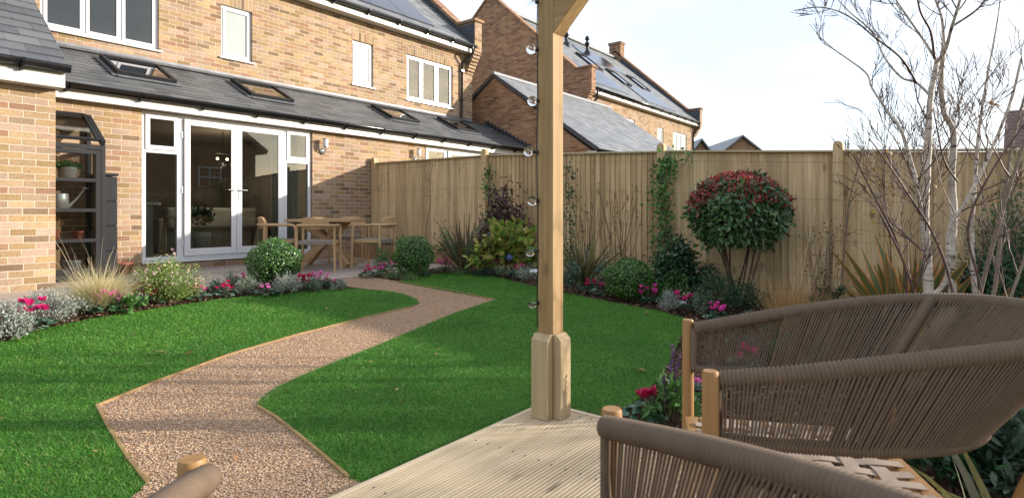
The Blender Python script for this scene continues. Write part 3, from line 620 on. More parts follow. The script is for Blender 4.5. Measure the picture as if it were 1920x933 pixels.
# room behind the doors
mb=MB(); a,b,c,d=dx0-.9,dx1+.5,.12,EZ+.05; Yb=4.6
mb.add([(a,.12,c),(b,.12,c),(b,Yb,c),(a,Yb,c)],[(0,1,2,3)]); mb.m=1; mb.add([(a,.12,d),(b,.12,d),(b,Yb,d),(a,Yb,d),(a,.12,c),(b,.12,c),(b,Yb,c),(a,Yb,c)],[(0,3,2,1),(7,6,2,3),(4,7,3,0),(5,1,2,6)])
mb.build('room_interior',[M['room'],M['room']],H1)
mb=MB(); mb.add([(nx0-.2,.2,.1),(nx1+.2,.2,.1),(nx1+.2,.2,2.4),(nx0-.2,.2,2.4)],[(0,1,2,3)]); mb.build('dark_room',M['room'],H1)
def wall_lamp(px,py,label):
    p=on_y(px,py,-.005); t=thing('wall_lamp',label,'wall lamp',(p.x,0,p.z),0,'wall lamps beside the patio doors')
    m=MB(); m.lathe([(0,0),(.055,0),(.055,.02),(0,.02)],n=20); o=m.build('back_plate',M['metal'],t,local=True); o.rotation_euler=(PI/2,0,0); o.location=(0,-.001,0)
    m=MB(); m.tube([(0,-.02,.0),(0,-.09,.0),(0,-.115,.03),(0,-.115,.075)],.009,8); m.build('arm',M['metal'],t,local=True)
    m=MB(); m.lathe([(0,.07),(.042,.07),(.046,.075),(.046,.215),(.042,.22),(0,.22)],(0,-.115,0)); m.build('lamp_glass',M['upvc'],t,local=True)
    m=MB(); m.lathe([(0,.221),(.06,.221),(.06,.228),(0,.235)],(0,-.115,0)); m.build('cap',M['metal'],t,local=True); m=MB(); m.lathe([(0,.060),(.03,.060),(.03,.069),(0,.069)],(0,-.115,0)); m.build('lamp_holder',M['metal'],t,local=True)
wall_lamp(604,284,'steel wall lamp on the brick wall just right of the patio doors'); wall_lamp(779,299,'steel wall lamp seen just above the fence beside the neighbouring doors')
# ------------------------------------------------------------------ far houses
H2=thing('far_terrace','long brick house beyond with tall brown gable end and grey slate roof with skylights','house',(16,6,0))
X2,X2b=10.55,21.2; YR,ZR=5.93,9.4
mb=MB(); mb.prism([(X2+.006,UY+.002,0),(X2+.006,UY+.002,5.35),(X2+.006,YR,ZR+.1),(X2+.006,2*YR-UY,5.35),(X2+.006,2*YR-UY,0)],(.26,0,0)); mb.build('gable_wall',M['brick_red'],H2)
ww=[]
for (a,b,t,bo,dv) in ((1175,1190,221,262,()),(1233,1244,238,270,()),(1262,1288,246,300,(1271,1279))):
    ww.append((on_y(a,250,UY).x,on_y(b,250,UY).x,on_y(a,bo,UY).z,on_y(a,t,UY).z,tuple(on_y(d,250,UY).x for d in dv)))
mb=MB(); wall_holes(mb,X2+.3,X2b,0,UZ+.1,[w[:4] for w in ww],UY); mb.build('wall',M['brick'],H2)
for w in ww: window(H2,w[0],w[1],w[2],w[3],UY,w[4],'frost')
mb=MB(); mb.box((X2+.3,UY-.26,UZ),(X2b,UY-.24,UZ+.17)); mb.box((X2+.3,UY-.238,UZ+.002),(X2b,UY-.002,UZ+.02)); mb.build('fascia',M['fascia'],H2)
gutter(H2,X2+.3,X2b+.02,UY-.26,UZ+.20)
parapet(H2,X2,X2+.28,UY-.33,5.28,YR,ZR-.05,-1,M['brick_red']); parapet(H2,X2b,X2b+.3,UY-.33,5.28,YR,ZR-.05,1,M['brick'])
E2=Vector((X2+.29,EU.y,EU.z)); mb=MB(); slates(mb,E2,(1,0,0),upu,nu,X2b-E2.x-.02,5.9,.35,.22); r=mb.build('roof',M['slate_far'],H2)
mb=MB(); mb.add([E2-nu*.01,E2+Vector((X2b-E2.x,0,0))-nu*.01,E2+Vector((X2b-E2.x,0,0))+upu*5.95-nu*.01,E2+upu*5.95-nu*.01],[(0,1,2,3)]); mb.add([(X2+.3,YR,ZR-.05),(X2b,YR,ZR-.05),(X2b,11,5.3),(X2+.3,11,5.3)],[(0,1,2,3)]); mb.build('roof_deck',M['slate_far'],r)
mb=MB(); mb.tube([(X2+.3,YR,ZR+.03),(X2b,YR,ZR+.03)],.09,8); mb.build('ridge_tiles',M['slate_far'],H2)
def rw2(px,py,w,h):
    p=on_plane(px,py,E2,nu); roof_window(H2,p+nu*.01,(1,0,0),upu,nu,w,h)
rw2(1112,128,.8,1.2); rw2(1168,158,.8,1.2); rw2(1205,168,.8,1.2)
def sp2(px,py,n,h):
    p=on_plane(px,py,E2,nu)
    for k in range(n):
        m=MB(); m.obox(p+Vector((-(k+.5)*1.02,0,0))+upu*h/2+nu*.03,(.5,0,0),upu*h/2,nu*.015); m.build('solar_panel',M['solar'],H2)
sp2(1178,178,3,1.6); sp2(1172,142,3,1.5); sp2(1266,210,3,1.6)
for (px,py) in ((1062,86),(1101,102)):
    p=on_plane(px,py,E2,nu); m=MB(); m.lathe([(.16,-.1),(.14,.12),(.07,.18),(.07,.42),(.12,.45),(.12,.52),(.06,.56),(.06,.66),(.11,.68),(.09,.8),(.03,.86),(0,.88)],tuple(p),14); m.build('roof_vent',M['gutter'],H2)
m=MB(); m.box((X2b-.05,YR-.35,ZR-.2),(X2b+.4,YR+.35,ZR+.75)); m.box((X2b-.1,YR-.4,ZR+.76),(X2b+.45,YR+.4,ZR+.88)); m.build('chimney',M['brick_red'],H2)
m=MB(); m.tube([(X2b-.1,UY-.33,5.33),(X2b-.1,UY-.3,5.1),(X2b-.2,UY-.05,4.9),(X2b-.2,UY-.05,0)],.04,10); m.build('downpipe',M['gutter'],H2); m=MB(); m.tube([(X2+.42,UY-.33,5.33),(X2+.42,UY-.30,5.0),(X2+.36,UY-.05,4.8),(X2+.36,UY-.05,0)],.04,10); m.build('downpipe',M['gutter'],H2)
# garage between the houses
H3=thing('garage','brown brick garage with grey slate pitched roof between the two houses','garage',(8.4,1,0))
gy,gzr,ge=1.15,4.77,2.45; x0,x1=5.1,11.8; yl=-2.2; yb=4.4
mb=MB(); mb.prism([(x0,yl+.2,0),(x0,yl+.2,2.42),(x0,gy,gzr-.1),(x0,yb,2.42),(x0,yb,0)],(.28,0,0)); mb.build('gable_wall',M['brick_red'],H3)
mb=MB(); mb.add([(x0+.28,yl+.2,0),(x1,yl+.2,0),(x1,yl+.2,2.42),(x0+.28,yl+.2,2.42)],[(0,1,2,3)]); mb.prism([(x1-.2,yl+.2,0),(x1-.2,yl+.2,2.42),(x1-.2,gy,gzr-.1),(x1-.2,yb,2.42),(x1-.2,yb,0)],(.2,0,0)); mb.build('wall',M['brick_red'],H3)
ag=math.atan2(gzr-ge,gy-yl); ug=Vector((0,math.cos(ag),math.sin(ag))); ngv=Vector((0,-math.sin(ag),math.cos(ag))); Eg=Vector((x0-.04,yl,ge)); Lg=math.hypot(gzr-ge,gy-yl)
mb=MB(); slates(mb,Eg,(1,0,0),ug,ngv,x1-x0+.08,Lg,.3,.19); r=mb.build('roof',M['slate_far'],H3)
mb=MB(); mb.add([Eg-ngv*.01,Eg+Vector((x1-x0+.08,0,0))-ngv*.01,(x1+.04,gy,gzr-.01),(x0-.04,gy,gzr-.01)],[(0,1,2,3)]); mb.add([(x0-.04,gy,gzr),(x1+.04,gy,gzr),(x1+.04,yb+.2,ge),(x0-.04,yb+.2,ge)],[(0,1,2,3)]); mb.build('roof_deck',M['slate_far'],r)
mb=MB(); mb.bar((x0-.03,yl-.02,ge-.03),(x0-.03,gy,gzr-.03),.05,.10); mb.bar((x0-.03,yb+.2,ge-.03),(x0-.03,gy,gzr-.03),.05,.10); mb.build('verge',M['lead_dark'],H3)
mb=MB(); mb.tube([(x0-.05,gy,gzr+.02),(x1+.05,gy,gzr+.02)],.07,8); mb.build('ridge_tiles',M['slate_far'],H3)
mb=MB(); mb.box((x0+.02,yl+.03,ge-.28),(x1,yl+.05,ge-.06)); mb.box((x0-.01,yl+.03,ge-.28),(x0+.018,yl+.30,ge-.06)); mb.build('fascia',M['fascia'],H3); gutter(H3,x0,x1,yl+.03,ge-.03)
# small roofs at the horizon
def small_house(px0,px1,pyt,pye,d,label,m,rm,rz=0,depthlen=8):
    a=at(px0,400,d); b=at(px1,400,d); w=(b-a).length; zt=CAM.z+(400-pyt)/FPX*d; ze=CAM.z+(400-pye)/FPX*d; dirv=(b-a).normalized(); back=Vector((FX,FY,0))
    t=thing('distant_house',label,'house',tuple((a+b)/2*Vector((1,1,0)) if False else ((a.x+b.x)/2,(a.y+b.y)/2,0)))
    f=lambda u,v,z: (a+dirv*u+back*v)*1 if False else Vector((a.x+dirv.x*u+back.x*v,a.y+dirv.y*u+back.y*v,z))
    m1=MB(); m1.prism([f(0,0,0),f(0,0,ze),f(w/2,0,zt),f(w,0,ze),f(w,0,0)],back*depthlen); m1.build('wall',m,t)
    m1=MB(); th=.12
    for s in (0,1):
        e0,e1=(f(-.3 if s==0 else w+.3,-.3,ze-.2),f(w/2,-.3,zt+.12)); m1.prism([e0,e1,e1+Vector((0,0,th)),e0+Vector((0,0,th))],back*(depthlen+.6))
    m1.build('roof',rm,t); return t
small_house(1301,1327,266,285,42,'small slate gable peeping out past the end of the far brick house',M['brick_red'],M['slate_far'])
small_house(1349,1432,259,290,46,'distant brown brick gable with slate roof above the fence near the photinia',M['brick_red'],M['slate_far'])
g=NG('clay_tile'); g.base(g.ramp(g.math('FRACT',g.math('MULTIPLY',g.xyz(g.pos())[2],8)),[(.0,(.05,.03,.03)),(.25,(.15,.09,.08)),(1,(.20,.12,.10))])).rough(.9); M['tile']=g.m
a=at(1897,400,16); t=thing('tiled_outhouse','dark clay tiled roof at the right edge behind the birch twigs','house',(a.x+2,a.y-1,0))
m1=MB(); m1.box((a.x+.3,a.y-6,-1.5),(a.x+6,a.y,2.0)); m1.build('wall',M['brick_red'],t)
m1=MB(); m1.prism([(a.x,a.y,2.0),(a.x+3,a.y,4.1),(a.x+6.3,a.y,2.0)],(0,-6.5,0)); m1.build('roof',M['tile'],t)
# house opposite, seen as a reflection in the patio doors
H4=thing('opposite_house','brick gabled house opposite seen only as a reflection in the patio doors','house',(3,-30,0))
cx=-2.43+.525*27; y0=-27.0
mb=MB(); mb.prism([(cx,y0,-1),(cx,y0,4.9),(cx-5,y0,8.2),(cx-11,y0,8.2),(cx-11,y0,-1)],(0,-8,0)); mb.build('wall',M['brick_red'],H4)
mb=MB(); mb.prism([(cx+.5,y0+.5,4.7),(cx-4.7,y0+.5,8.4),(cx-11,y0+.5,8.4),(cx-11,y0+.5,8.6),(cx-4.6,y0+.5,8.65),(cx+.6,y0+.5,4.95)],(0,-9,0)); mb.build('roof',M['slate'],H4)
w=MB(); 
for a_,b_ in ((cx-3.6,cx-3.5),(cx-2.3,cx-2.2),(cx-2.95,cx-2.87)): w.box((a_,y0+.02,2.4),(b_,y0+.08,3.7))
for z_ in (2.4,3.0,3.6): w.box((cx-3.6,y0+.021,z_),(cx-2.2,y0+.079,z_+.1))
w.build('window_frame',M['upvc'],H4)
# distant trees
tw=MB(); 
def twigtree(base,H,spread,mb,seed,levels=4,r0=.1,n0=5,upb=.5):
    rr=random.Random(seed)
    def grow(p,d,L,r,lv):
        k=4; pts=[Vector(p)]; dd=Vector(d)
        for i in range(k):
            dd=(dd+Vector((rr.gauss(0,.14),rr.gauss(0,.14),rr.gauss(0,.08)+.03))).normalized(); pts.append(pts[-1]+dd*L/k)
        mb.tube(pts,[r*(1-.5*i/k) for i in range(k+1)],5 if lv>1 else 4,cap=False)
        if lv<=0: return
        for j in range(rr.randint(2,4)):
            t=rr.uniform(.35,1); i=min(k-1,int(t*k)); q=pts[i].lerp(pts[i+1],t*k-i); nd=(dd*.75+Vector((rr.gauss(0,spread),rr.gauss(0,spread),rr.uniform(0,upb)))).normalized(); grow(q,nd,L*rr.uniform(.5,.8),r*.55,lv-1)
    grow(base,(0,0,1),H*.45,r0,levels)
g=NG('far_bark'); g.base((.16,.13,.11)).rough(.9); M['farbark']=g.m
for (px,d,H,lab) in ((1412,60,9.0,'pale bare tree behind the distant gable roof'),(1590,48,5.6,'bare treetop just showing over the fence near the birch')):
    m1=MB(); b=at(px,400,d); twigtree((b.x,b.y,-1),H,.55,m1,int(px),5,.12); t=thing('bare_tree',lab,'tree',(b.x,b.y,-1)); m1.build('branches',M['farbark'],t)

# ------------------------------------------------------------------ fence: straight line x=0, its top falls with the garden
def ftop(s):
    pts=[(0,1.84),(2.95,1.817),(4.53,1.74),(6.05,1.677),(8.25,1.535),(9.76,1.44),(13,1.28)]
    for (a,b),(c,d) in zip(pts[:-1],pts[1:]):
        if s<=c: return b+(d-b)*(s-a)/(c-a)
    return pts[-1][1]
FN=thing('closeboard_fence','tall closeboard timber fence with rounded posts and taut wires behind the border','fence',(0,-5,0))
posts=[on_x(703,300,0).y+.03,on_x(912,300,0).y,on_x(1243,300,0).y,on_x(1573,300,0).y,-11.1,-13.5]; posts[0]=-.07
for y in posts:
    m=MB(); z=ftop(-y)+.06; w=.05; x=-.03
    pr=[(x-.055,y-w,gz(y)-.1),(x-.055,y+w,gz(y)-.1)]+[(x-.055,y+w*math.cos(a),z+w*math.sin(a)) for a in [PI*i/10 for i in range(11)]]
    m.prism(pr,(.09,0,0)); m.build('post',M['pine'],FN,bevel=.004)
for i,(a,b) in enumerate(zip(posts[:-1],posts[1:])):
    m=MB(); y=a-.01; flip=(i!=1)
    while y>b+.01:
        w=.100; y2=max(y-w,b+.005); s=-(y+y2)/2; z1=ftop(s)-.012; z0=gz(-s)-.0
        # feather edge: thick edge overlaps the thin edge of the next board
        if flip: P=[(.02,y,z0),(.012,y2,z0),(.026,y2,z0),(.030,y,z0)]
        else: P=[(.022,y,z0),(.006,y2,z0),(.030,y2,z0),(.030,y,z0)]
        if i==1: P=[(.022,y,z0),(-.006,y2-.010,z0),(.012,y2-.010,z0),(.026,y,z0)]
        else: P=[(.002,y,z0),(.018,y2-.012,z0),(.026,y2-.012,z0),(.020,y,z0)]
        j=random.uniform(-.002,.002); P=[(p[0]+j,p[1],p[2]) for p in P]
        m.prism(P,(0,0,z1-z0)); y-=.082 if i!=3 else .085
    m.build('board_panel',M['pine'],FN)
    m=MB(); zA,zB=ftop(-a),ftop(-b); m.bar((-.002,a-.05,zA),(-.002,b+.05,zB),.075,.024); m.build('capping_rail',M['railwood'],FN,bevel=.004)
    m=MB(); m.bar((-.018,a-.05,gz(a)+.07),(-.018,b+.05,gz(b)+.07),.02,.16); m.build('gravel_board',M['pine'],FN)
for dz in (.13,.55,1.0,1.42):
    m=MB(); 
    for a,b in zip(posts[:-1],posts[1:]): m.tube([(-.092,a,ftop(-a)-dz),(-.092,b,ftop(-b)-dz)],.0016,4,cap=False)
    m.build('wire',M['wire'],FN)
# ------------------------------------------------------------------ deck
m=MB(); pitch=.138; y=YC-.036; k=0
while y>-12.6:
    w=.133; n=7; prof=[(y,DZ)]; gw=w/(n+.5)
    for i in range(n):
        c=y-(i+.75)*gw; prof+=[(c+.0042,DZ),(c+.0034,DZ-.009),(c-.0034,DZ-.009),(c-.0042,DZ)]
    prof+=[(y-w,DZ),(y-w,DZ-.028),(y,DZ-.028)]
    lo=-10.9; cuts=[lo,random.uniform(-8.6,-6.6),XC-.036]
    for a,b in zip(cuts[:-1],cuts[1:]): m.prism([(a+.002,p[0],p[1]) for p in prof],(b-a-.004,0,0))
    y-=pitch
dk=m.build('timber_deck',M['deckwood']); tag(dk,kind='structure')
m=MB()
for i in range(38):
    yy=YC-.036-i*pitch
    for xx in (XC-.07,XC-.62,XC-1.2,XC-1.8,XC-2.4,XC-3.0):
        for q in (.03,.10): m.lathe([(0,.0006),(.0042,.0006),(.0042,-.003)],(xx+random.uniform(-.006,.006),yy-q,DZ),8)
m.build('deck_screws',M['lead_dark'],dk)['kind']='stuff'
m=MB(); m.box((-10.9,YC-.03,DZ-.14),(XC,YC,DZ+.002)); m.box((XC-.03,-12.6,DZ-.14),(XC,YC-.031,DZ+.002)); m.build('edge_board',M['deckwood'],dk,bevel=.003)
m=MB(); m.box((-10.85,-12.6,DZ-.2),(XC-.04,YC-.035,DZ-.03)); m.build('deck_frame',M['black'],dk)
# ------------------------------------------------------------------ pergola
PX,PY,PW=-4.955,-7.71,.094
PG=thing('pergola','square timber pergola post with clad foot and angled brace on the deck corner','pergola',(PX+PW/2,PY+PW/2,DZ))
m=MB(); m.box((PX,PY,DZ+.001),(PX+PW,PY+PW,2.15)); m.build('post',M['pine_post'],PG,bevel=.003)
def clad(a,b,nx,ny):
    m=MB(); (x0,y0),(x1,y1)=a,b; z0,z1=DZ+.001,DZ+.395; c=.028
    m.box((x0,y0,z0),(x1,y1,z1)); 
    n=len(m.v)
    m.add([(x0,y0,z1+.0),(x1,y0,z1),(x1,y1,z1),(x0,y1,z1)]+[(x0+(c if nx<0 else 0),y0+(c if ny<0 else 0),z1+c),(x1-(c if nx>0 else 0),y0+(c if ny<0 else 0),z1+c),(x1-(c if nx>0 else 0),y1-(c if ny>0 else 0),z1+c),(x0+(c if nx<0 else 0),y1-(c if ny>0 else 0),z1+c)],[(4,5,6,7),(0,1,5,4),(1,2,6,5),(2,3,7,6),(3,0,4,7)])
    m.build('base_cladding',M['pine_pale'],PG,bevel=.002)
clad((PX-.048,PY-.0),(PX-.001,PY+PW+.006),-1,0); clad((PX+.001,PY-.046),(PX+PW+.0,PY-.001),0,-1)
m=MB(); zb=CAM.z+(400-62)/FPX*2.89
L=.75; h=.094*math.sqrt(2)
m.prism([(PX+.001,PY-.001,zb),(PX+.001,PY-.001,zb+h+.02),(PX+.001,PY-L,zb+h+L+.019),(PX+.001,PY-L,zb+L)],(PW-.002,0,0)); m.build('brace',M['pine_y'],PG,bevel=.003)
m=MB(); m.box((PX,PY-1.3,2.152),(PX+PW,PY+.3,2.30)); m.build('beam',M['pine_y'],PG,bevel=.004)
# string lights
SL=thing('string_lights','black cable of clear globe bulbs running down the pergola post','string lights',(PX-.01,PY+PW-.004,1.0))
bx,by=PX-.0035,PY+PW-.001
m=MB(); m.tube([(bx,by,DZ+.45)]+[(bx+random.uniform(-.003,.001),by+random.uniform(-.002,.004),DZ+.45+i*.1) for i in range(1,19)]+[(bx,by,2.1)],.003,6); m.build('cable',M['black'],SL)
clear=NG('clear_bulb'); clear.b.inputs['Transmission Weight'].default_value=1; clear.b.inputs['Roughness'].default_value=.0; clear.b.inputs['IOR'].default_value=1.12; clear.base((.97,.97,.97)); clear.b.inputs['Specular IOR Level'].default_value=1.0; M['clear']=clear.m
for (px,py) in ((996,3),(996,93),(998,190),(991,284),(998,376),(994,471),(998,567)):
    dd=depth(Vector((bx,by,0))); z=CAM.z+(400-py)/FPX*dd; lx=(px-960)/FPX*dd; c=cam2w(lx,dd-.004,z); s0=Vector((bx,by,z+random.uniform(-.004,.004)))
    b=MB(); b.ball(c,.0255,18,12); bb=b.build('bulb',M['clear'],SL)
    dv=(s0-c).normalized(); b=MB(); b.tube([c+dv*.018,c+dv*.034,s0-dv*-.004],[.010,.011,.011],10); b.build('socket',M['black'],bb)
    b=MB(); b.tube([c+dv*.016,c-dv*.006+Vector((0,0,.006)),c-dv*.006-Vector((0,0,.006)),c+dv*.014],.0012,4); b.build('filament',M['metal'],bb)
# ------------------------------------------------------------------ rope chairs on the deck
def smooth(pts,k=8):
    P=[Vector(p) for p in pts]; out=[]
    for i in range(len(P)-1):
        p0=P[max(i-1,0)];p1=P[i];p2=P[i+1];p3=P[min(i+2,len(P)-1)]
        for j in range(k):
            t=j/k; out.append(.5*((2*p1)+(p2-p0)*t+(2*p0-5*p1+4*p2-p3)*t*t+(3*p1-p0-3*p2+p3)*t**3))
    out.append(P[-1]); return out
def resample(P,n):
    L=[0]
    for a,b in zip(P[:-1],P[1:]): L.append(L[-1]+(b-a).length)
    out=[];j=0
    for i in range(n):
        s=L[-1]*i/(n-1)
        while j<len(P)-2 and L[j+1]<s: j+=1
        t=(s-L[j])/max(L[j+1]-L[j],1e-9); out.append(P[j].lerp(P[j+1],min(t,1)))
    return out
def rope_chair(label):
    t=thing('rope_armchair',label,'armchair',(0,0,0),0,'rope tub chairs on the deck')
    kw=dict(local=True)
    for s in (-1,1):
        m=MB(); m.tube([(s*.33,0,0),(s*.33,0,.2),(s*.33,0,.668),(s*.33,0,.673)],[.017,.0195,.0185,.0165],20); m.build('front_leg',M['oak'],t,**kw)
        m=MB(); P=smooth([(s*.345,.60,0),(s*.345,.595,.22),(s*.35,.60,.42),(s*.372,.65,.58),(s*.362,.72,.735)],6); m.tube(P,[.024+.004*math.sin(PI*i/(len(P)-1)) for i in range(len(P))],16); m.build('rear_leg',M['oak'],t,**kw)
    half=[(.31,.018,.648),(.335,.15,.673),(.352,.32,.706),(.355,.48,.735),(.338,.62,.757),(.288,.735,.770),(.17,.81,.780),(0,.835,.784)]
    hb=[(.31,.018,.512),(.318,.15,.513),(.322,.28,.517),(.315,.40,.523),(.285,.505,.53),(.22,.585,.536),(.12,.63,.54),(0,.645,.542)]
    top=smooth(half+[(-x,y,z) for x,y,z in half[-2::-1]],8); bot=smooth(hb+[(-x,y,z) for x,y,z in hb[-2::-1]],8)
    n=227; T=resample(top,n); B=resample(bot,n)
    for nm,P,r in (('top_rail',T,.0188),('lower_rail',B,.0148)):
        Q=resample(P,n*4-3); m=MB(); m.tube(Q,[r+(.0024,.0008,-.0022,.0008)[i%4] for i in range(len(Q))],12); m.build(nm,M['rope'],t,**kw)
    m=MB(); ctr=Vector((0,.3,0))
    for i in range(1,n-1):
        a,b=T[i],B[i]; o=Vector((a.x-0,a.y-.25,0)).normalized() if a.y>.3 else Vector((1 if a.x>0 else -1,0,0))
        dz=(b-a).normalized(); j=random.uniform(-.0012,.0012); tl=(T[min(i+1,n-1)]-T[max(i-1,0)]).normalized()
        for sgn,rr in (((1,1),(-1,1)) if a.y>.30 else ((1,1),)):
            off=0
            p=a+o*sgn*.0145+tl*(j); q=b+o*sgn*.0125+tl*(j+(.0 if sgn>0 else .0045)); m.tube([p,p.lerp(q,.5)+tl*random.uniform(-.0008,.0008),q],.0028,5,cap=False)
    m.build('rope_weave',M['rope'],t,**kw)
    for s in (-1,1):
        i=int(n*.34); a,b=(T[i],B[i]) if s>0 else (T[n-1-i],B[n-1-i]); P=[a.lerp(b,k/60) for k in range(61)]; P=[p+Vector((-(1 if p.x>0 else -1)*.012,-.014,0)) for p in P]
        m=MB(); m.tube(P,[.016+(.002 if k%2 else -.0014) for k in range(61)],10); m.build('wrapped_strut',M['rope'],t,**kw)
        m=MB(); m.tube([(s*.31,.018,.648),(s*.311,.016,.57),(s*.31,.018,.512)],.011,8); m.build('end_rod',M['rope'],t,**kw)
    z=.355
    m=MB(); 
    m.box((-.315,-.014,z-.05),(.315,.030,z)); m.build('front_rail',M['oak'],t,bevel=.004,**kw)
    m=MB(); m.box((-.315,.505,z-.05),(.315,.548,z)); m.build('rear_rail',M['oak'],t,bevel=.004,**kw)
    for s in (-1,1):
        m=MB(); m.box((s*.315,.031,z-.05),(s*.272,.504,z)); m.build('side_rail',M['oak'],t,bevel=.004,**kw)
    m=MB(); w=.037; xs=[-.228+.0652*i for i in range(8)]; ys=[.066+.0655*i for i in range(7)]
    h=.0022
    for i,x in enumerate(xs):
        P=[(x,.015,z+.0045)]
        for j,y in enumerate(ys): P.append((x,y,z+(.0055 if (i+j)%2 else .0005)))
        P.append((x,.525,z+.0045)); P=smooth(P,3)
        for a,b in zip(P[:-1],P[1:]): m.bar(a,b+(b-a)*.02,w,h)
    for j,y in enumerate(ys):
        P=[(-.295,y,z+.0045)]
        for i,x in enumerate(xs): P.append((x,y,z+(.0005 if (i+j)%2 else .0055)))
        P.append((.295,y,z+.0045)); P=smooth(P,3)
        for a,b in zip(P[:-1],P[1:]): m.bar(a,b+(b-a)*.02,w,h,up=(0,0,1))
    m.build('strap_seat',M['strap'],t,**kw)
    return t
def put_chair(o,pa,pb):
    """pa: left-hand front leg seen from the sitter's back, pb: right-hand; camera-plane (X, depth)"""
    a=cam2w(pa[0],pa[1],DZ); b=cam2w(pb[0],pb[1],DZ); mid=(a+b)/2; ax=(b-a); o.location=(mid.x,mid.y,DZ); 
    o.rotation_euler=(0,0,math.atan2(ax.y,ax.x)); o.scale=(ax.length/.66,1,1)
c1=rope_chair('rope tub armchair nearest the planting, seen side on with its slatted strap seat showing')
# chair facing left: sitter's back is towards +X ; local +y = back
hA,hB,hC,hD=.357,.357,.357,.357
topz=DZ+.673; dA,dB,dC,dD=[(CAM.z-topz)*FPX/(py-400) for py in (599,695,766,860)]
XA,XB,XCc,XD=[(px-960)/FPX*d for px,d in ((1290,dA),(1332,dB),(1147,dC),(360,dD))]
# axis from local -x to +x so that +y (x rotated left) is the chair back
put_chair(c1,(XB,dB),(XA,dA)) if False else None
def place(o,p,q,back):
    a=cam2w(p[0],p[1],DZ); b=cam2w(q[0],q[1],DZ); bk=Vector((back[0]*FY+back[1]*FX,-back[0]*FX+back[1]*FY,0))
    ax=b-a
    if Vector((-ax.y,ax.x,0)).dot(bk)<0: a,b=b,a; ax=-ax
    mid=(a+b)/2; o.location=(mid.x,mid.y,DZ+.001); o.rotation_euler=(0,0,math.atan2(ax.y,ax.x)); o.scale=(ax.length/.66,1,1)
place(c1,(XA,dA),(XB,dB),(.97,-.21))
c2=copy_tree(c1); c2['label']='rope tub armchair in the foreground seen from behind, its two arms framing the deck'
place(c2,(XCc,dC),(XD,dD),(.33,-.93))
# ------------------------------------------------------------------ patio dining set
def dining_chair(label):
    t=thing('garden_dining_chair',label,'chair',(0,0,0),0,'oak dining chairs on the patio'); kw=dict(local=True); W=.27
    for s in (-1,1):
        m=MB(); P=smooth([(s*(W+.005),-.24,0),(s*W,-.235,.45),(s*W,-.23,.60),(s*(W-.005),-.205,.655),(s*(W-.01),-.15,.668)],5); m.tube(P,.0185,10); m.build('front_leg',M['oak2'],t,**kw)
        m=MB(); m.tube([(s*(W+.0),.21,0),(s*(W-.01),.20,.42),(s*(W-.012),.195,.655)],[.015,.020,.017],10); m.build('rear_leg',M['oak2'],t,**kw)
    m=MB(); P=smooth([(W-.01,-.15,.668),(W-.01,.05,.668),(W-.015,.18,.668),(W-.07,.27,.67),(0,.30,.672),(-W+.07,.27,.67),(-W+.015,.18,.668),(-W+.01,.05,.668),(-W+.01,-.15,.668)],6); m.tube(P,.0185,10); m.build('arm_rail',M['oak2'],t,**kw)
    # curved, round-cornered back board
    m=MB(); V=[];F=[]; nx,nz=16,8
    def so(u,v,side):
        a=u*.19; zc=.70; hh=.088; # superellipse outline
        k=(1-abs(u)**4)**.25 if abs(u)<1 else 0
        z=zc+v*hh*max(k,.05); y=.262-.09*(u*u)+ (z-.62)*.12+side; return (a,y,z)
    for side in (0,.018):
        for i in range(nx+1):
            for j in range(nz+1): V.append(so(-1+2*i/nx,-1+2*j/nz,side))
    n1=(nx+1)*(nz+1); q=lambda i,j:i*(nz+1)+j
    for i in range(nx):
        for j in range(nz): F.append((q(i,j),q(i+1,j),q(i+1,j+1),q(i,j+1))); F.append((n1+q(i,j),n1+q(i,j+1),n1+q(i+1,j+1),n1+q(i+1,j)))
        F.append((q(i,0),n1+q(i,0),n1+q(i+1,0),q(i+1,0))); F.append((q(i,nz),q(i+1,nz),n1+q(i+1,nz),n1+q(i,nz)))
    for j in range(nz): F.append((q(0,j),q(0,j+1),n1+q(0,j+1),n1+q(0,j))); F.append((q(nx,j),n1+q(nx,j),n1+q(nx,j+1),q(nx,j+1)))
    m.add(V,F,True); m.build('back_board',M['oak2'],t,**kw)
    m=MB(); m.box((-W+.02,-.235,.40),(W-.02,-.205,.445)); m.box((-W+.02,.175,.40),(W-.02,.205,.445)); m.box((-W+.012,-.204,.40),(-W+.04,.174,.445)); m.box((W-.04,-.204,.40),(W-.012,.174,.445)); m.build('seat_frame',M['oak2'],t,bevel=.004,**kw)
    m=MB(); m.box((-W+.035,-.238,.396),(W-.085+.05,.208,.452)); m.build('woven_seat',M['cord_seat'],t,bevel=.006,**kw)
    return t
def pchair(o,px,d,rz): 
    p=cam2w((px-960)/FPX*d,d,0); o.location=(p.x,p.y,.001); o.rotation_euler=(0,0,rz)
TX,TY=-1.93,-1.32; tc_=cam2w((613-960)/FPX*9.15,9.15,0); TX,TY=tc_.x,tc_.y
m=thing('garden_table','square oak garden table with crossed splayed legs on the patio','table',(TX,TY,0),.12)
rzv=TH-PI/2+.0; m.rotation_euler=(0,0,rzv)
tb=MB()
for i in range(6):
    x=-.50+i*.1667; tb.box((x+.001,-.46,.712),(x+.1657,.46,.752))
tb.build('tabletop',M['oak2'],m,bevel=.003,local=True)
tb=MB(); tb.box((-.36,-.05,.66),(.36,.05,.711)); tb.box((-.05,-.36,.6605),(.05,-.051,.7105)); tb.box((-.05,.051,.6605),(.05,.36,.7105)); tb.build('under_frame',M['oak2'],m,local=True)
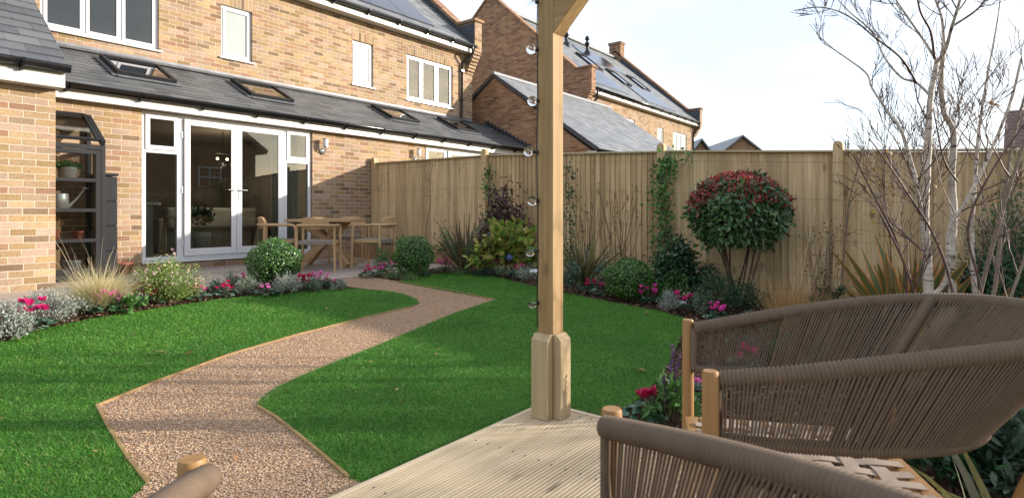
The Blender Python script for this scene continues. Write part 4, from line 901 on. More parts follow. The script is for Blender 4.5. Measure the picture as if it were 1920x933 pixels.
for i,(a,b) in enumerate((((-.40,-.30,.03),(.26,.22,.66)),((.40,-.30,.03),(-.26,.22,.66)),((-.40,.30,.03),(.26,-.22,.66)),((.40,.30,.03),(-.26,-.22,.66)))):
    tb=MB(); o=.046*(1 if i%2 else -1)*(1 if i<2 else -.4); tb.bar((a[0],a[1]+o,a[2]),(b[0],b[1]+o,b[2]),.075,.085); tb.build('leg',M['oak2'],m,local=True)
d1=dining_chair('oak dining chair nearest the lawn, back board turned to the viewer')
bz=TH-PI/2     # local +y = away from the viewer when rz = bz
pchair(d1,597,8.35,bz+PI+.12)
d2=copy_tree(d1); d2['label']='oak dining chair at the left of the patio table in front of the glazed doors'; pchair(d2,524,8.75,bz+PI/2+.35)
d3=copy_tree(d1); d3['label']='oak dining chair at the right of the patio table beside the raised planter'; pchair(d3,703,8.85,bz-PI/2-.22)
d4=copy_tree(d1); d4['label']='oak dining chair at the far side of the patio table, mostly hidden by it'; pchair(d4,653,10.0,bz+.1)
# ------------------------------------------------------------------ mini greenhouse in the corner
gx0,gx1,gyf,gyb=XW+.03,-4.77,-.63,-.02; zf,zr=1.71,2.12
GH=thing('mini_greenhouse','dark grey timber lean-to greenhouse cupboard with glass front standing against the brick wall','greenhouse',((gx0+gx1)/2,(gyf+gyb)/2,0)); t=.045
def gb(a,b,name='frame'): pass
m=MB()
for x in (gx0,gx1-.05):
    m.box((x,gyf,.001),(x+.05,gyf+t,zf)); m.box((x,gyb-t,.001),(x+.05,gyb,zr)); m.box((x,gyf+t,.02),(x+.05,gyb-t,.10))
    m.bar((x+.025,gyf+.01,zf+.03),(x+.025,gyb-.01,zr+.02),.05,.075); m.box((x+.002,gyf+t,zf-.06),(x+.048,gyb-t,zf-.005))
m.box((gx0+.05,gyf,.001),(gx1-.05,gyf+t,.09)); m.box((gx0+.05,gyf,zf-.06),(gx1-.05,gyf+t,zf)); m.box((gx0+.05,gyb-t,zr-.03),(gx1-.05,gyb,zr+.04))
m.box((gx1-.05,(gyf+gyb)/2-.02,.101),(gx1-.004,(gyf+gyb)/2+.02,zf-.061))
m.build('frame',M['blackgrey'],GH,bevel=.003)
m=MB(); a=gx0+.055; b=gx1-.055; s=.055; z0=.095; z1=zf-.066; yF=gyf-.006
m.box((a,yF,z0),(a+s,yF+.035,z1)); m.box((b-s,yF,z0),(b,yF+.035,z1)); m.box((a+s,yF,z0),(b-s,yF+.035,z0+s)); m.box((a+s,yF,z1-s),(b-s,yF+.035,z1))
SH=[.50,.88,1.26]
for z in SH: m.box((a+s,yF+.002,z-.022),(b-s,yF+.033,z+.022))
dr=m.build('glazed_door',M['blackgrey'],GH,bevel=.003)
m=MB(); m.box((a+s-.003,yF+.014,z0+s-.003),(b-s+.003,yF+.019,z1-s+.003)); m.build('pane',M['glass_clear'],dr)
g_up=Vector((0,gyb-gyf,zr-zf)).normalized(); g_n=Vector((0,-g_up.z,g_up.y)); gl=Vector((0,gyb-gyf,zr-zf)).length
m=MB(); c0=Vector(((gx0+gx1)/2,(gyf+gyb)/2,(zf+zr)/2+.055)); w=(gx1-gx0)/2-.055
for s_ in (-1,1): m.obox(c0+Vector((s_*(w-.02),0,0)),(.02,0,0),g_up*(gl/2-.01),g_n*.016)
for s_ in (-1,1): m.obox(c0+g_up*s_*(gl/2-.03),(w-.041,0,0),g_up*.02,g_n*.016)
m.build('lid_frame',M['blackgrey'],GH,bevel=.002)
m=MB(); m.obox(c0,(w-.04,0,0),g_up*(gl/2-.05),g_n*.003); m.build('pane',M['glass_clear'],GH)
m=MB(); m.box((gx1-.022,gyf+t+.002,.101),(gx1-.018,gyb-t-.002,zf-.061)); m.build('side_pane',M['glass_clear'],GH)
for z in SH:
    m=MB(); 
    for k in range(4): m.box((gx0+.052,gyf+.06+k*.125,z-.012),(gx1-.054,gyf+.06+k*.125+.11,z+.010))
    m.build('shelf',M['oak2'],GH,bevel=.002)
m=MB(); m.box((gx0+.052,gyf+.05,.02),(gx1-.054,gyb-.05,.035)); m.build('floor_board',M['oak2'],GH)
m=MB(); m.box((gx1-.10,gyf+.05,.04),(gx1-.06,gyf+.09,zf-.07)); m.box((gx0+.25,gyb-.1,.04),(gx0+.31,gyb-.05,zf+.2)); m.box((gx0+.06,gyb-.1,zf-.03),(gx1-.06,gyb-.06,zf+.03)); m.build('inner_batten',M['oak2'],GH)
cx=(gx0+gx1)/2
def leafball(c,r,n,L,W,m,name,parent,shell=.75,sc=(1,1,1),seed=0,up=0.0,low=-1.0,dirup=0.4):
    D=rnd_dirs(int(n*1.6)); D=D[D[:,2]>low][:n]; n=len(D)
    lump=1+.07*np.sin(D[:,0]*5+seed)*np.sin(D[:,1]*6+seed*2)+.05*np.sin(D[:,2]*8+seed)
    R=r*(shell+(1-shell)*RNG.random(n)**.6)*lump
    C=np.array(c)+D*R[:,None]*np.array(sc); N=D+RNG.normal(0,.55,(n,3)); A=RNG.normal(0,1,(n,3)); A[:,2]+=dirup; A=A-N*np.sum(A*N,1,keepdims=True)/np.maximum(np.sum(N*N,1,keepdims=True),1e-6)
    V,F=leaves_vf(C-unit(A)*L*.3,A+N*.35,N,RNG.uniform(.7,1.25,n)*L,RNG.uniform(.75,1.2,n)*W,.22,.12)
    return np_mesh(name,V,F,m,parent)
M['leaf_mid']=leafmat('green_leaf',[(.05,.13,.03),(.08,.20,.045),(.13,.28,.07)],.4)
M['leaf_box']=leafmat('box_leaf',[(.028,.085,.014),(.05,.14,.022),(.09,.22,.035),(.17,.32,.07)],.28,.2,spec=.7)
M['leaf_dark']=leafmat('dark_leaf',[(.018,.05,.022),(.03,.085,.035),(.045,.12,.045)],.35,.15)
M['leaf_dry']=leafmat('dry_leaf',[(.25,.13,.05),(.40,.24,.10),(.50,.35,.18)],.8,.2)
M['terracotta']=plain('terracotta',(.35,.10,.06),.7,0,.15)
p=thing('herb_tin','galvanised round tin of leafy herbs on the top shelf of the greenhouse','planter',(cx-.08,gyf+.2,1.271))
m=MB(); m.lathe([(0,0),(.095,0),(.105,.14),(.11,.145),(.10,.145),(.095,.12),(0,.12)],(cx-.02,gyf+.2,1.271)); m.build('tin',M['galv'],p); leafball((cx-.03,gyf+.2,1.44),.12,500,.04,.022,M['leaf_mid'],'foliage',p,.3,(1.3,.8,.45))
p=thing('watering_can','small zinc watering can with long spout on the middle greenhouse shelf','watering can',(cx-.05,gyf+.2,.892))
m=MB(); m.lathe([(0,0),(.095,0),(.09,.19),(.085,.2),(0,.2)],(cx-.10,gyf+.2,.892)); m.build('body',M['galv'],p)
m=MB(); m.tube([(cx-.01,gyf+.2,.93),(cx+.06,gyf+.16,1.02),(cx+.13,gyf+.12,1.14)],[.02,.012,.010],10); m.lathe([(0,0),(.04,.02),(.042,.026),(0,.03)],(cx+.135,gyf+.12,1.14)); m.build('spout',M['galv'],p)
m=MB(); m.tube(smooth([(cx-.19,gyf+.2,.95),(cx-.24,gyf+.2,1.05),(cx-.15,gyf+.2,1.16),(cx-.03,gyf+.2,1.08)],6),.007,8); m.build('handle',M['blackgrey'],p)
p=thing('metal_bucket','pale zinc bucket with dark handle on the greenhouse floor','bucket',(cx+.02,gyf+.2,.036))
m=MB(); m.lathe([(0,0),(.085,0),(.12,.2),(.127,.205),(.12,.21),(.11,.2),(.08,.02),(0,.02)],(cx+.02,gyf+.2,.036)); m.build('bucket_body',M['galv'],p); m=MB(); m.tube(smooth([(cx-.10,gyf+.2,.23),(cx-.05,gyf+.17,.31),(cx+.06,gyf+.17,.32),(cx+.14,gyf+.2,.23)],6),.005,6); m.build('handle',M['blackgrey'],p)
p=thing('dried_plant_pot','terracotta pot of dried brown stems on the lower greenhouse shelf','planter',(cx-.15,gyf+.25,.512))
m=MB(); m.lathe([(0,0),(.05,0),(.07,.1),(.075,.12),(0,.11)],(cx-.15,gyf+.25,.512)); m.build('pot',M['terracotta'],p); leafball((cx-.15,gyf+.25,.72),.11,260,.03,.008,M['leaf_dry'],'dried_stems',p,.1,(1,.8,1.1))
p=thing('hanging_dried_flowers','bunch of dried brown flower heads hanging in the top of the greenhouse','dried flowers',(cx-.2,gyf+.3,1.6)); leafball((cx-.17,gyf+.3,1.60),.09,260,.03,.012,M['leaf_dry'],'flower_heads',p,.2)
for (px_,z_,lb_) in ((-.16,.892,'small terracotta pot on the middle greenhouse shelf behind the watering can'),(.12,.512,'little clay pot at the right of the lower greenhouse shelf')):
    p=thing('clay_pot',lb_,'pot',(cx+px_,gyf+.32,z_),0,'clay pots in the greenhouse'); m=MB(); m.lathe([(0,0),(.04,0),(.055,.08),(.06,.08),(.06,.1),(.05,.1),(0,.09)],(cx+px_,gyf+.32,z_)); m.build('pot_body',M['terracotta'],p)
# water butt
wb=thing('water_butt','slim black ribbed water butt between the greenhouse and the doors','water butt',(-4.64,-.22,0))
m=MB(); 
for k in range(4): m.box((-4.745,-.40+.003*k,.02+k*.33),(-4.565,-.03,.02+k*.33+.318)); m.box((-4.735,-.392,.338+k*.33),(-4.575,-.035,.351+k*.33)) if k<3 else None
m.build('tank',M['blackgrey'],wb,bevel=.008); m=MB(); m.box((-4.755,-.41,1.34),(-4.555,-.02,1.375)); m.build('lid',M['blackgrey'],wb,bevel=.006)
p=thing('terracotta_pot','small brick red pot on the patio beside the water butt','pot',(-4.42,-.2,0)); m=MB(); m.lathe([(0,.0),(.07,0),(.10,.13),(.11,.13),(.11,.165),(.10,.165),(.09,.13),(0,.12)],(-4.42,-.2,.001)); m.build('pot_body',M['terracotta'],p)
# raised planters
def planter(label,x0,x1,y0,y1,h):
    t=thing('raised_planter',label,'planter',((x0+x1)/2,(y0+y1)/2,0),0,'timber raised planters'); z0=gz(y0)-.02; s=.05
    m=MB(); m.box((x0,y0,z0),(x1,y0+s,h)); m.box((x0,y1-s,z0),(x1,y1,h)); m.box((x0,y0+s,z0),(x0+s,y1-s,h-.001)); m.box((x1-s,y0+s,z0),(x1,y1-s,h-.001)); m.build('sleeper_frame',M['edge2'],t,bevel=.004)
    m=MB(); m.box((x0+s,y0+s,z0),(x1-s,y1-s,h-.05)); m.build('soil',M['soil'],t); return t
M['edge2']=wood('sleeper_timber',(.30,.17,.09),(.42,.26,.15),0,.85,isl=.2)
PL1=planter('long timber sleeper planter in the corner between brick wall and fence',-.55,-.13,-1.9,-.1,.26)
PL2=planter('low timber planter by the fence right of the second box ball',-.55,-.13,-3.3,-2.2,.22)
for (y0_,y1_,h,nm,lb) in ((-1.8,-.2,.26,'creeping_herb','low mat of green herbs filling the corner planter'),(-3.2,-2.3,.22,'creeping_herb','low dark green thyme filling the planter beside the bronze flax')):
    t=thing(nm,lb,'plant',(-.34,(y0_+y1_)/2,h-.05)); n=900; C=np.stack([RNG.uniform(-.5,-.18,n),RNG.uniform(y0_,y1_,n),h-.05+RNG.uniform(0,.09,n)],1); V,F=leaves_vf(C,RNG.normal(0,1,(n,3))+[0,0,.6],RNG.normal(0,.6,(n,3))+[0,0,1],.03,.014); np_mesh('foliage',V,F,M['leaf_dark'],t)
# ------------------------------------------------------------------ inside the room
M['linen']=plain('linen',(.42,.39,.34),.9); M['curtain']=plain('curtain_cloth',(.34,.37,.33),.9)
t=thing('curtain','pale grey green curtain inside the right side pane','curtain',(-1.75,.3,.15)); m=MB()
V=[];F=[]
for i in range(41):
    x=-1.98+i*.013; y=.32+.035*math.sin(i*1.3)
    V+=[(x,y,.16),(x,y,2.28)]
F=[(2*i,2*i+2,2*i+3,2*i+1) for i in range(40)]; m.add(V,F,True); m.build('cloth',M['curtain'],t)
t=thing('kitchen_island','pale kitchen island end seen through the left pane','kitchen island',(-3.9,1.6,.12)); m=MB(); m.box((-4.6,1.5,.121),(-3.45,2.3,.98)); m.build('cabinet',M['linen'],t); m=MB(); m.box((-4.65,1.45,.981),(-3.35,2.35,1.03)); m.build('worktop',M['metal'],t,bevel=.004)
def stool(x,y,lb):
    t=thing('bar_stool',lb,'stool',(x,y,.12),0,'stools at the kitchen island'); m=MB(); m.lathe([(0,.64),(.17,.64),(.17,.68),(0,.68)],(x,y,.12)); m.build('seat',M['oak2'],t)
    for a in range(4):
        m=MB(); ca,sa=math.cos(a*PI/2+.6),math.sin(a*PI/2+.6); m.tube([(x+ca*.19,y+sa*.19,.121),(x+ca*.11,y+sa*.11,.76)],.014,6); m.build('leg',M['oak2'],t)
stool(-3.1,1.7,'wooden stool inside just behind the left glazed door'); 
t=thing('indoor_sofa','pale linen sofa in the room behind the glazed doors','sofa',(-2.3,2.6,.12)); m=MB(); m.box((-3.0,2.3,.13),(-1.3,3.1,.55)); m.build('seat',M['linen'],t,bevel=.04); m=MB(); m.box((-3.0,2.1,.55),(-1.3,2.4,.95)); m.build('backrest',M['linen'],t,bevel=.05)
for s_ in (-3.15,-1.3): m=MB(); m.box((s_,2.1,.13),(s_+.15,3.1,.75)); m.build('arm',M['linen'],t,bevel=.03)
t=thing('indoor_plant','dark leafy houseplant inside behind the door handles','plant',(-2.9,1.1,.12)); m=MB(); m.lathe([(0,.12),(.12,.12),(.15,.5),(0,.48)],(-2.75,1.3,0)); m.build('pot',M['linen'],t); leafball((-2.75,1.3,.80),.2,160,.10,.04,M['leaf_dark'],'foliage',t,.3)
M['bulb_on']=emitmat('lit_bulb',(1,.62,.28),5)
t=thing('ceiling_light_fitting','small ceiling light with two lit warm bulbs inside the left door','ceiling light',(-2.6,1.4,2.3)); pb=on_y(418,298,1.6)
m=MB(); m.tube([(pb.x,1.6,2.38),(pb.x,1.6,pb.z+.1)],.008,6); m.tube([(pb.x-.12,1.6,pb.z+.1),(pb.x+.12,1.6,pb.z+.1)],.008,6); m.build('stem',M['blackgrey'],t)
pl=bpy.data.lights.new('lamp_light','POINT'); pl.energy=7; pl.color=(1,.80,.58); pl.shadow_soft_size=.05; po=bpy.data.objects.new('lamp_light',pl); COL.objects.link(po); po.location=Vector((pb.x,1.6,pb.z-.12))-Vector(t.location); po.parent=t
for s_ in (-.1,.08): m=MB(); m.ball((pb.x+s_,1.6,pb.z),.022); m.build('lit_bulb',M['bulb_on'],t)
# ------------------------------------------------------------------ planting
def gp(px,py): p=ground(px,py); return Vector((p.x,p.y,gz(p.y)))
M['stem_g']=plain('green_stem',(.10,.13,.05),.7); M['stem_b']=plain('brown_stem',(.10,.06,.04),.8,0,.3,30); M['stem_grey']=plain('woody_grey',(.20,.15,.11),.85,0,.3,40)
M['cyc_leaf']=leafmat('cyclamen_leaf',[(.02,.07,.035),(.05,.13,.07),(.16,.26,.18)],.4,.1)
for k,c in (('magenta',[(.55,.008,.12),(.72,.02,.20),(.80,.05,.30)]),('pink',[(.80,.12,.42),(.85,.25,.55),(.88,.42,.66)]),('crimson',[(.45,.006,.05),(.60,.012,.09),(.72,.03,.16)]),('rose',[(.75,.03,.30),(.82,.08,.42),(.85,.14,.50)])): M['fl_'+k]=leafmat('petal_'+k,c,.5,.35)
def cyclamen(px,py,col,label,s=1.0,nf=8,spread=.11,seed=0):
    b=gp(px,py); rr=random.Random(seed+px); t=thing('cyclamen',label,'flower',b,0,'cyclamens along the lawn edges'); n=int(70*s)
    A=RNG.uniform(0,2*PI,n); R=RNG.random(n)**.6*.125*s; C=np.stack([b.x+np.cos(A)*R,b.y+np.sin(A)*R,b.z+.03+.045*(1-R/.125/s)+RNG.uniform(0,.02,n)],1)
    D=np.stack([np.cos(A),np.sin(A),RNG.uniform(-.1,.3,n)],1); N=np.tile([0,0,1.],(n,1))+RNG.normal(0,.3,(n,3)); V,F=leaves_vf(C,D,N,.048,.048,.12,.15); np_mesh('leaves',V,F,M['cyc_leaf'],t)
    st=MB(); Cs=[];Ds=[];Ns=[]
    for i in range(nf):
        a=rr.uniform(0,2*PI); r=rr.random()**.7*spread*s; h=rr.uniform(.11,.19)*s; p=Vector((b.x+math.cos(a)*r,b.y+math.sin(a)*r*.8,b.z+h))
        st.tube([(b.x+math.cos(a)*r*.35,b.y+math.sin(a)*r*.3,b.z+.02),(p.x*.6+b.x*.4+ (p.x-b.x)*.2,p.y,b.z+h*.75),p],.0022,4,cap=False)
        for k in range(7):
            q=k*2*PI/5+rr.random(); Ds.append((math.cos(q)*.55,math.sin(q)*.55,1)); Cs.append((p.x+math.cos(q)*.006,p.y+math.sin(q)*.006,p.z-.004)); Ns.append((math.cos(q)+rr.gauss(0,.2),math.sin(q)+rr.gauss(0,.2),-.3))
    st.build('flower_stem',M['stem_b'],t); V,F=leaves_vf(np.array(Cs),np.array(Ds),np.array(Ns),.040*s,.030*s,.15,-.1); np_mesh('petals',V,F,M['fl_'+col],t)
    return t
CY=[(57,618,'magenta','magenta cyclamen at the left edge between two silver bushes',1.15,11),(201,588,'pink','pale pink cyclamen in front of the blond grass clump',1.0,9),(273,573,'crimson','crimson cyclamen between low green leaves and the flowering shrub',1.0,10),
(370,563,'rose','bright rose cyclamen at the right foot of the flowering shrub',.85,8),(420,557,'crimson','small crimson cyclamen with two flower clusters midway along the left bed',.8,7),(450,535,'magenta','magenta cyclamen set back beside the patio left of the box ball',.75,5),
(499,556,'pink','light pink cyclamen just in front of the first box ball',.75,5),(572,546,'crimson','large crimson cyclamen right of the first box ball',1.0,12),(600,540,'pink','mixed pink cyclamen between the crimson one and the path',.95,12),(628,540,'rose','tiny pink cyclamen at the tip of the left bed',.55,3),
(690,520,'magenta','red cyclamen on the mulch tip beside the patio',.85,8),(714,518,'rose','rose cyclamen next to the red one on the mulch tip',.85,7),(733,506,'magenta','deep pink cyclamen behind the small grass tufts',.8,6),(789,518,'rose','bright pink cyclamen at the foot of the second box ball',.95,9),(835,512,'rose','pink cyclamen between the second box ball and the bronze flax',1.1,7),
(928,515,'rose','small pink cyclamen in front of the hydrangea on its left',1.0,6),(970,521,'magenta','small magenta cyclamen in front of the hydrangea near the white plant label',1.0,7),(1104,550,'crimson','crimson cyclamen just right of the pergola post',1.0,5),(1140,557,'magenta','magenta cyclamen on the mulch just left of the third box ball',1.0,6),
(1217,570,'rose','pink cyclamen between the third box ball and the silver lavender',1.1,9),(1281,584,'magenta','magenta cyclamen right behind the white label under the photinia bed',1.1,8),(1345,600,'rose','bright pink cyclamen beside the rope chair leg at the lawn edge',.9,11),
(1215,786,'crimson','crimson cyclamen at the deck corner beside purple salvia',.9,9),(1318,745,'pink','candy pink cyclamen seen between the two chair legs',.8,7),(1400,690,'magenta','magenta cyclamen glimpsed through the rope weave',.9,9)]
for c in CY: cyclamen(*c[:4],s=c[4],nf=c[5],seed=c[0])
# box balls
def boxball(px,py,rpx,sq,label):
    b=gp(px,py); d=depth(b); r=rpx/FPX*d; t=thing('box_ball',label,'shrub',b,0,'clipped box balls'); c=(b.x,b.y,b.z+r*sq*1.02)
    leafball(c,r,6000,.021,.014,M['leaf_box'],'foliage',t,.80,(1,1,sq),seed=px); leafball(c,r*1.07,420,.022,.014,M['leaf_box'],'stray_shoots',t,.93,(1,1,sq),seed=px+1)['kind']='stuff'
    m=MB(); m.ball(c,r*.76,20,12,(1,1,sq)); m.build('inner_shade_ball',M['core'],t); m=MB(); m.tube([b,(b.x,b.y,b.z+r*.6)],.02,8); m.build('trunk',M['stem_b'],t)  # solid dark ball stands for the shade between the leaves
M['core']=plain('foliage_shade_colour',(.012,.03,.010),.9)  # near-black green, shade inside foliage put into the colour
boxball(515,536,48,.90,'clipped box ball on the left bed in front of the patio doors, lit on top')
boxball(775,517,38,.98,'clipped box ball right of the patio beside the low timber planter')
boxball(1180,562,45,.86,'dark clipped box ball in the right border beyond the pergola post')
# bushy mounds
def mound(px,py,wpx,hpx,m,label,name,cat,L=.03,W=.008,n=1600,group=None,stems=True,upr=.9,flw=None,nfl=0,dense=.35,core=None,wz=1.0,b=None,d=None,fs=.012):
    b=b or gp(px,py); d=d or depth(b); w=wpx/2/FPX*d; h=hpx/FPX*d; t=thing(name,label,cat,b,0,group)
    # stems radiate from the base and carry leaves
    k=max(14,int(n/45)); T=rnd_dirs(k); T[:,2]=np.abs(T[:,2])*1.1+.35; T=unit(T); ends=np.stack([T[:,0]*w,T[:,1]*w*wz,T[:,2]*h],1)*RNG.uniform(.72,1.08,(k,1))
    i=RNG.integers(0,k,n); f=RNG.random(n)**.55; f=dense+(1-dense)*f
    C=np.array(b)+ends[i]*f[:,None]+RNG.normal(0,.05*max(w,h)+.008,(n,3)); C[:,2]=np.maximum(C[:,2],b.z+.004)
    D=unit(ends[i])*upr+RNG.normal(0,.6,(n,3)); N=RNG.normal(0,.7,(n,3))+[0,0,.6]
    V,F=leaves_vf(C,D,N,RNG.uniform(.6,1.3,n)*L,RNG.uniform(.7,1.3,n)*W,.2,.1); np_mesh('foliage',V,F,m,t)
    if stems:
        st=MB()
        for j in range(min(k,40)): e=ends[j]; st.tube([b,(b.x+e[0]*.5,b.y+e[1]*.5,b.z+e[2]*.6),(b.x+e[0]*.95,b.y+e[1]*.95,b.z+e[2]*.95)],[.004,.0028,.0015],4,cap=False)
        st.build('stems',M['stem_b'],t)
    if nfl:
        i=RNG.integers(0,k,nfl); Cc=np.array(b)+ends[i]*RNG.uniform(.85,1.2,(nfl,1))+RNG.normal(0,.02,(nfl,3)); Cc[:,2]=np.maximum(Cc[:,2],b.z+h*.5)
        Cc=np.repeat(Cc,4,0)+RNG.normal(0,.005,(nfl*4,3)); V,F=leaves_vf(Cc,rnd_dirs(nfl*4),rnd_dirs(nfl*4),fs*1.3,fs,.1,.1); np_mesh('flowers',V,F,flw,t)
    return t
M['silver']=leafmat('silver_leaf',[(.20,.23,.19),(.30,.33,.28),(.44,.46,.40)],.7,.15); M['greyg']=leafmat('grey_green_leaf',[(.10,.15,.09),(.17,.22,.14),(.28,.33,.23)],.6,.15)
M['lime']=leafmat('lime_leaf',[(.12,.20,.04),(.22,.32,.07),(.34,.40,.12)],.5,.3); M['dkgrey']=leafmat('dusky_leaf',[(.035,.07,.045),(.06,.11,.07),(.11,.16,.11)],.5,.15)
M['blush']=leafmat('blush_petal',[(.85,.75,.68),(.80,.35,.42),(.88,.85,.80)],.5,.3)
SB='silver lavender bushes'
mound(12,640,95,75,M['silver'],'silver leaved bush cut by the left edge of the picture','lavender','plant',.022,.007,2600,SB)
mound(100,605,110,62,M['silver'],'wide silver grey bush behind the leftmost cyclamen','lavender','plant',.022,.006,2800,SB)
mound(158,590,70,44,M['greyg'],'grey green low bush just left of the blond grass','lavender','plant',.022,.006,1400,SB)
mound(60,596,60,40,M['greyg'],'small grey green sprig beside the house wing','lavender','plant',.024,.008,800,SB)
mound(240,584,75,32,M['leaf_mid'],'low broad leaved green plant between pink and crimson cyclamens','perennial','plant',.055,.032,240)
mound(312,568,145,82,M['lime'],'airy yellow green shrub with small white and pink flowers','flowering_shrub','shrub',.022,.008,8000,None,True,.9,M['blush'],80,.2)
mound(402,553,50,30,M['dkgrey'],'dusky low plant right of the flowering shrub','perennial','plant',.03,.012,500)
mound(462,553,42,34,M['greyg'],'grey green lavender left of the first box ball','lavender','plant',.022,.005,1000,SB)
mound(432,540,40,34,M['greyg'],'loose grey green sprigs behind the small crimson cyclamen','lavender','plant',.025,.006,500,SB)
mound(537,552,74,42,M['silver'],'silver lavender in front of the first box ball','lavender','plant',.024,.005,2000,SB)
mound(588,548,40,30,M['greyg'],'grey green lavender among the crimson and pink cyclamens','lavender','plant',.022,.005,900,SB)
mound(636,545,34,26,M['silver'],'small silver tuft at the tip of the left bed','lavender','plant',.022,.005,700,SB)
mound(545,530,40,36,M['leaf_mid'],'leafy salvia behind the first box ball','salvia','plant',.035,.014,260)
mound(717,515,36,56,M['leaf_mid'],'small upright green shrub on the mulch tip','perennial','plant',.035,.016,320)
M['tuft']=leafmat('tuft_grass',[(.10,.17,.05),(.16,.24,.08),(.22,.30,.12)],.6,.3); M['blond']=leafmat('blond_grass',[(.46,.38,.16),(.62,.52,.26),(.72,.62,.38),(.34,.36,.12)],.7,.35)
M['orangeg']=leafmat('orange_grass',[(.34,.17,.05),(.45,.26,.10),(.52,.36,.18)],.7,.3); M['wheat']=leafmat('wheat_stem',[(.62,.48,.30),(.72,.60,.42)],.8,.3)
def tuftg(px,py,hpx,n,m,label,spread=.5,W=.004,bend=.5,name='ornamental_grass',plume=None,b=None,d=None,r0=.05,group=None):
    b=b or gp(px,py); d=d or depth(b); h=hpx/FPX*d; t=thing(name,label,'grass',b,0,group)
    B=np.array(b)+RNG.normal(0,1,(n,3))*[r0,r0,0]; D=RNG.normal(0,spread,(n,3)); D[:,2]=1
    V,F=blades_vf(B,D,h*RNG.uniform(.55,1.15,n),W,RNG.uniform(.3,1.2,n)*bend,K=5); np_mesh('blades',V,F,m,t)
    if plume:
        k,hp=plume; hh=hp/FPX*d; B=np.array(b)+RNG.normal(0,1,(k,3))*[r0,r0,0]; D=RNG.normal(0,.22,(k,3)); D[:,2]=1
        V,F=blades_vf(B,D,hh*RNG.uniform(.7,1.05,k),W*.8,RNG.uniform(.0,.25,k),K=5,tipw=.4); np_mesh('flower_stalks',V,F,M['wheat'],t)
    return t
tuftg(185,584,92,2000,M['blond'],'blond arching grass clump with pale seed stalks in front of the greenhouse',.55,.004,.38,plume=(26,150))
tuftg(736,521,26,350,M['tuft'],'small soft green grass tuft behind the mulch tip',.6,.003,.7,group='small grass tufts'); tuftg(768,524,22,350,M['tuft'],'small green grass tuft where lawn and mulch meet',.7,.003,.7,group='small grass tufts')
tuftg(862,515,20,250,M['tuft'],'short green tuft at the foot of the bronze flax',.7,.003,.7,group='small grass tufts'); tuftg(905,517,24,400,M['dkgrey'],'blue green spiky tuft between bronze flax and hydrangea',.8,.005,.3,group='small grass tufts')
def spikes(px,py,tops,m,label,d=None,name='salvia_spikes',b=None,w=.008,leaf=True):
    b=b or gp(px,py); d=depth(b); t=thing(name,label,'flower',b)
    st=MB(); Cs=[]
    for (tx,ty) in tops:
        p=at(tx,ty,d); q=Vector(b); st.tube([q,q.lerp(p,.5)+Vector((random.gauss(0,.01),0,0)),p],[.004,.003,.0018],5,cap=False)
        for k in range(70):
            f=.45+.55*random.random(); c=q.lerp(p,f); a=random.random()*6.28; Cs.append((c.x+math.cos(a)*w*(1.2-f),c.y+math.sin(a)*w*(1.2-f),c.z))
    st.build('flower_stem',M['stem_b'],t); n=len(Cs); V,F=leaves_vf(np.array(Cs),rnd_dirs(n)+[0,0,.5],rnd_dirs(n),.014,.009,.1,.1); np_mesh('florets',V,F,m,t)
M['purple']=leafmat('salvia_purple',[(.08,.04,.16),(.14,.07,.26),(.18,.08,.14)],.6,.2)
spikes(708,500,[(709,446),(704,458)],M['purple'],'thin purple salvia spike in front of the right hand dining chair')
spikes(1252,800,[(1261,646),(1274,664),(1245,705)],M['purple'],'two tall purple salvia spikes beside the chair leg',w=.011)
mound(1262,800,95,95,M['leaf_mid'],'leafy green salvia foliage under the purple spikes at the deck edge','perennial','plant',.055,.024,420)
# New Zealand flax
def flaxmat(name,a,b,e):
    g=NG(name); r=g.island(); c=g.ramp(r,[(0,a),(.5,b),(.8,e),(1,a)]); n=g.noise(g.mapping(g.obj(),(120,120,2)),1,2); c=g.mix(.5,c,g.ramp(n,[(.35,(.6,.55,.5)),(.65,(1.15,1.1,1.0))]),'MULTIPLY')
    g.base(c).rough(.45); tr=g.n('ShaderNodeBsdfTranslucent'); g.l(c,tr.inputs[0]); ms=g.n('ShaderNodeMixShader'); ms.inputs[0].default_value=.25; g.l(g.b.outputs[0],ms.inputs[1]); g.l(tr.outputs[0],ms.inputs[2]); g.l(ms.outputs[0],g.out.inputs[0]); return g.m
M['flax_bronze']=flaxmat('bronze_flax',(.17,.10,.06),(.16,.16,.085),(.13,.17,.10)); M['flax_green']=flaxmat('green_flax',(.09,.11,.05),(.22,.22,.07),(.15,.12,.06)); M['flax_orange']=flaxmat('orange_flax',(.10,.14,.055),(.17,.20,.07),(.24,.15,.08)); M['flax_edge']=leafmat('orange_margin',[(.62,.22,.08),(.70,.32,.07),(.58,.38,.10)],.5,.3)
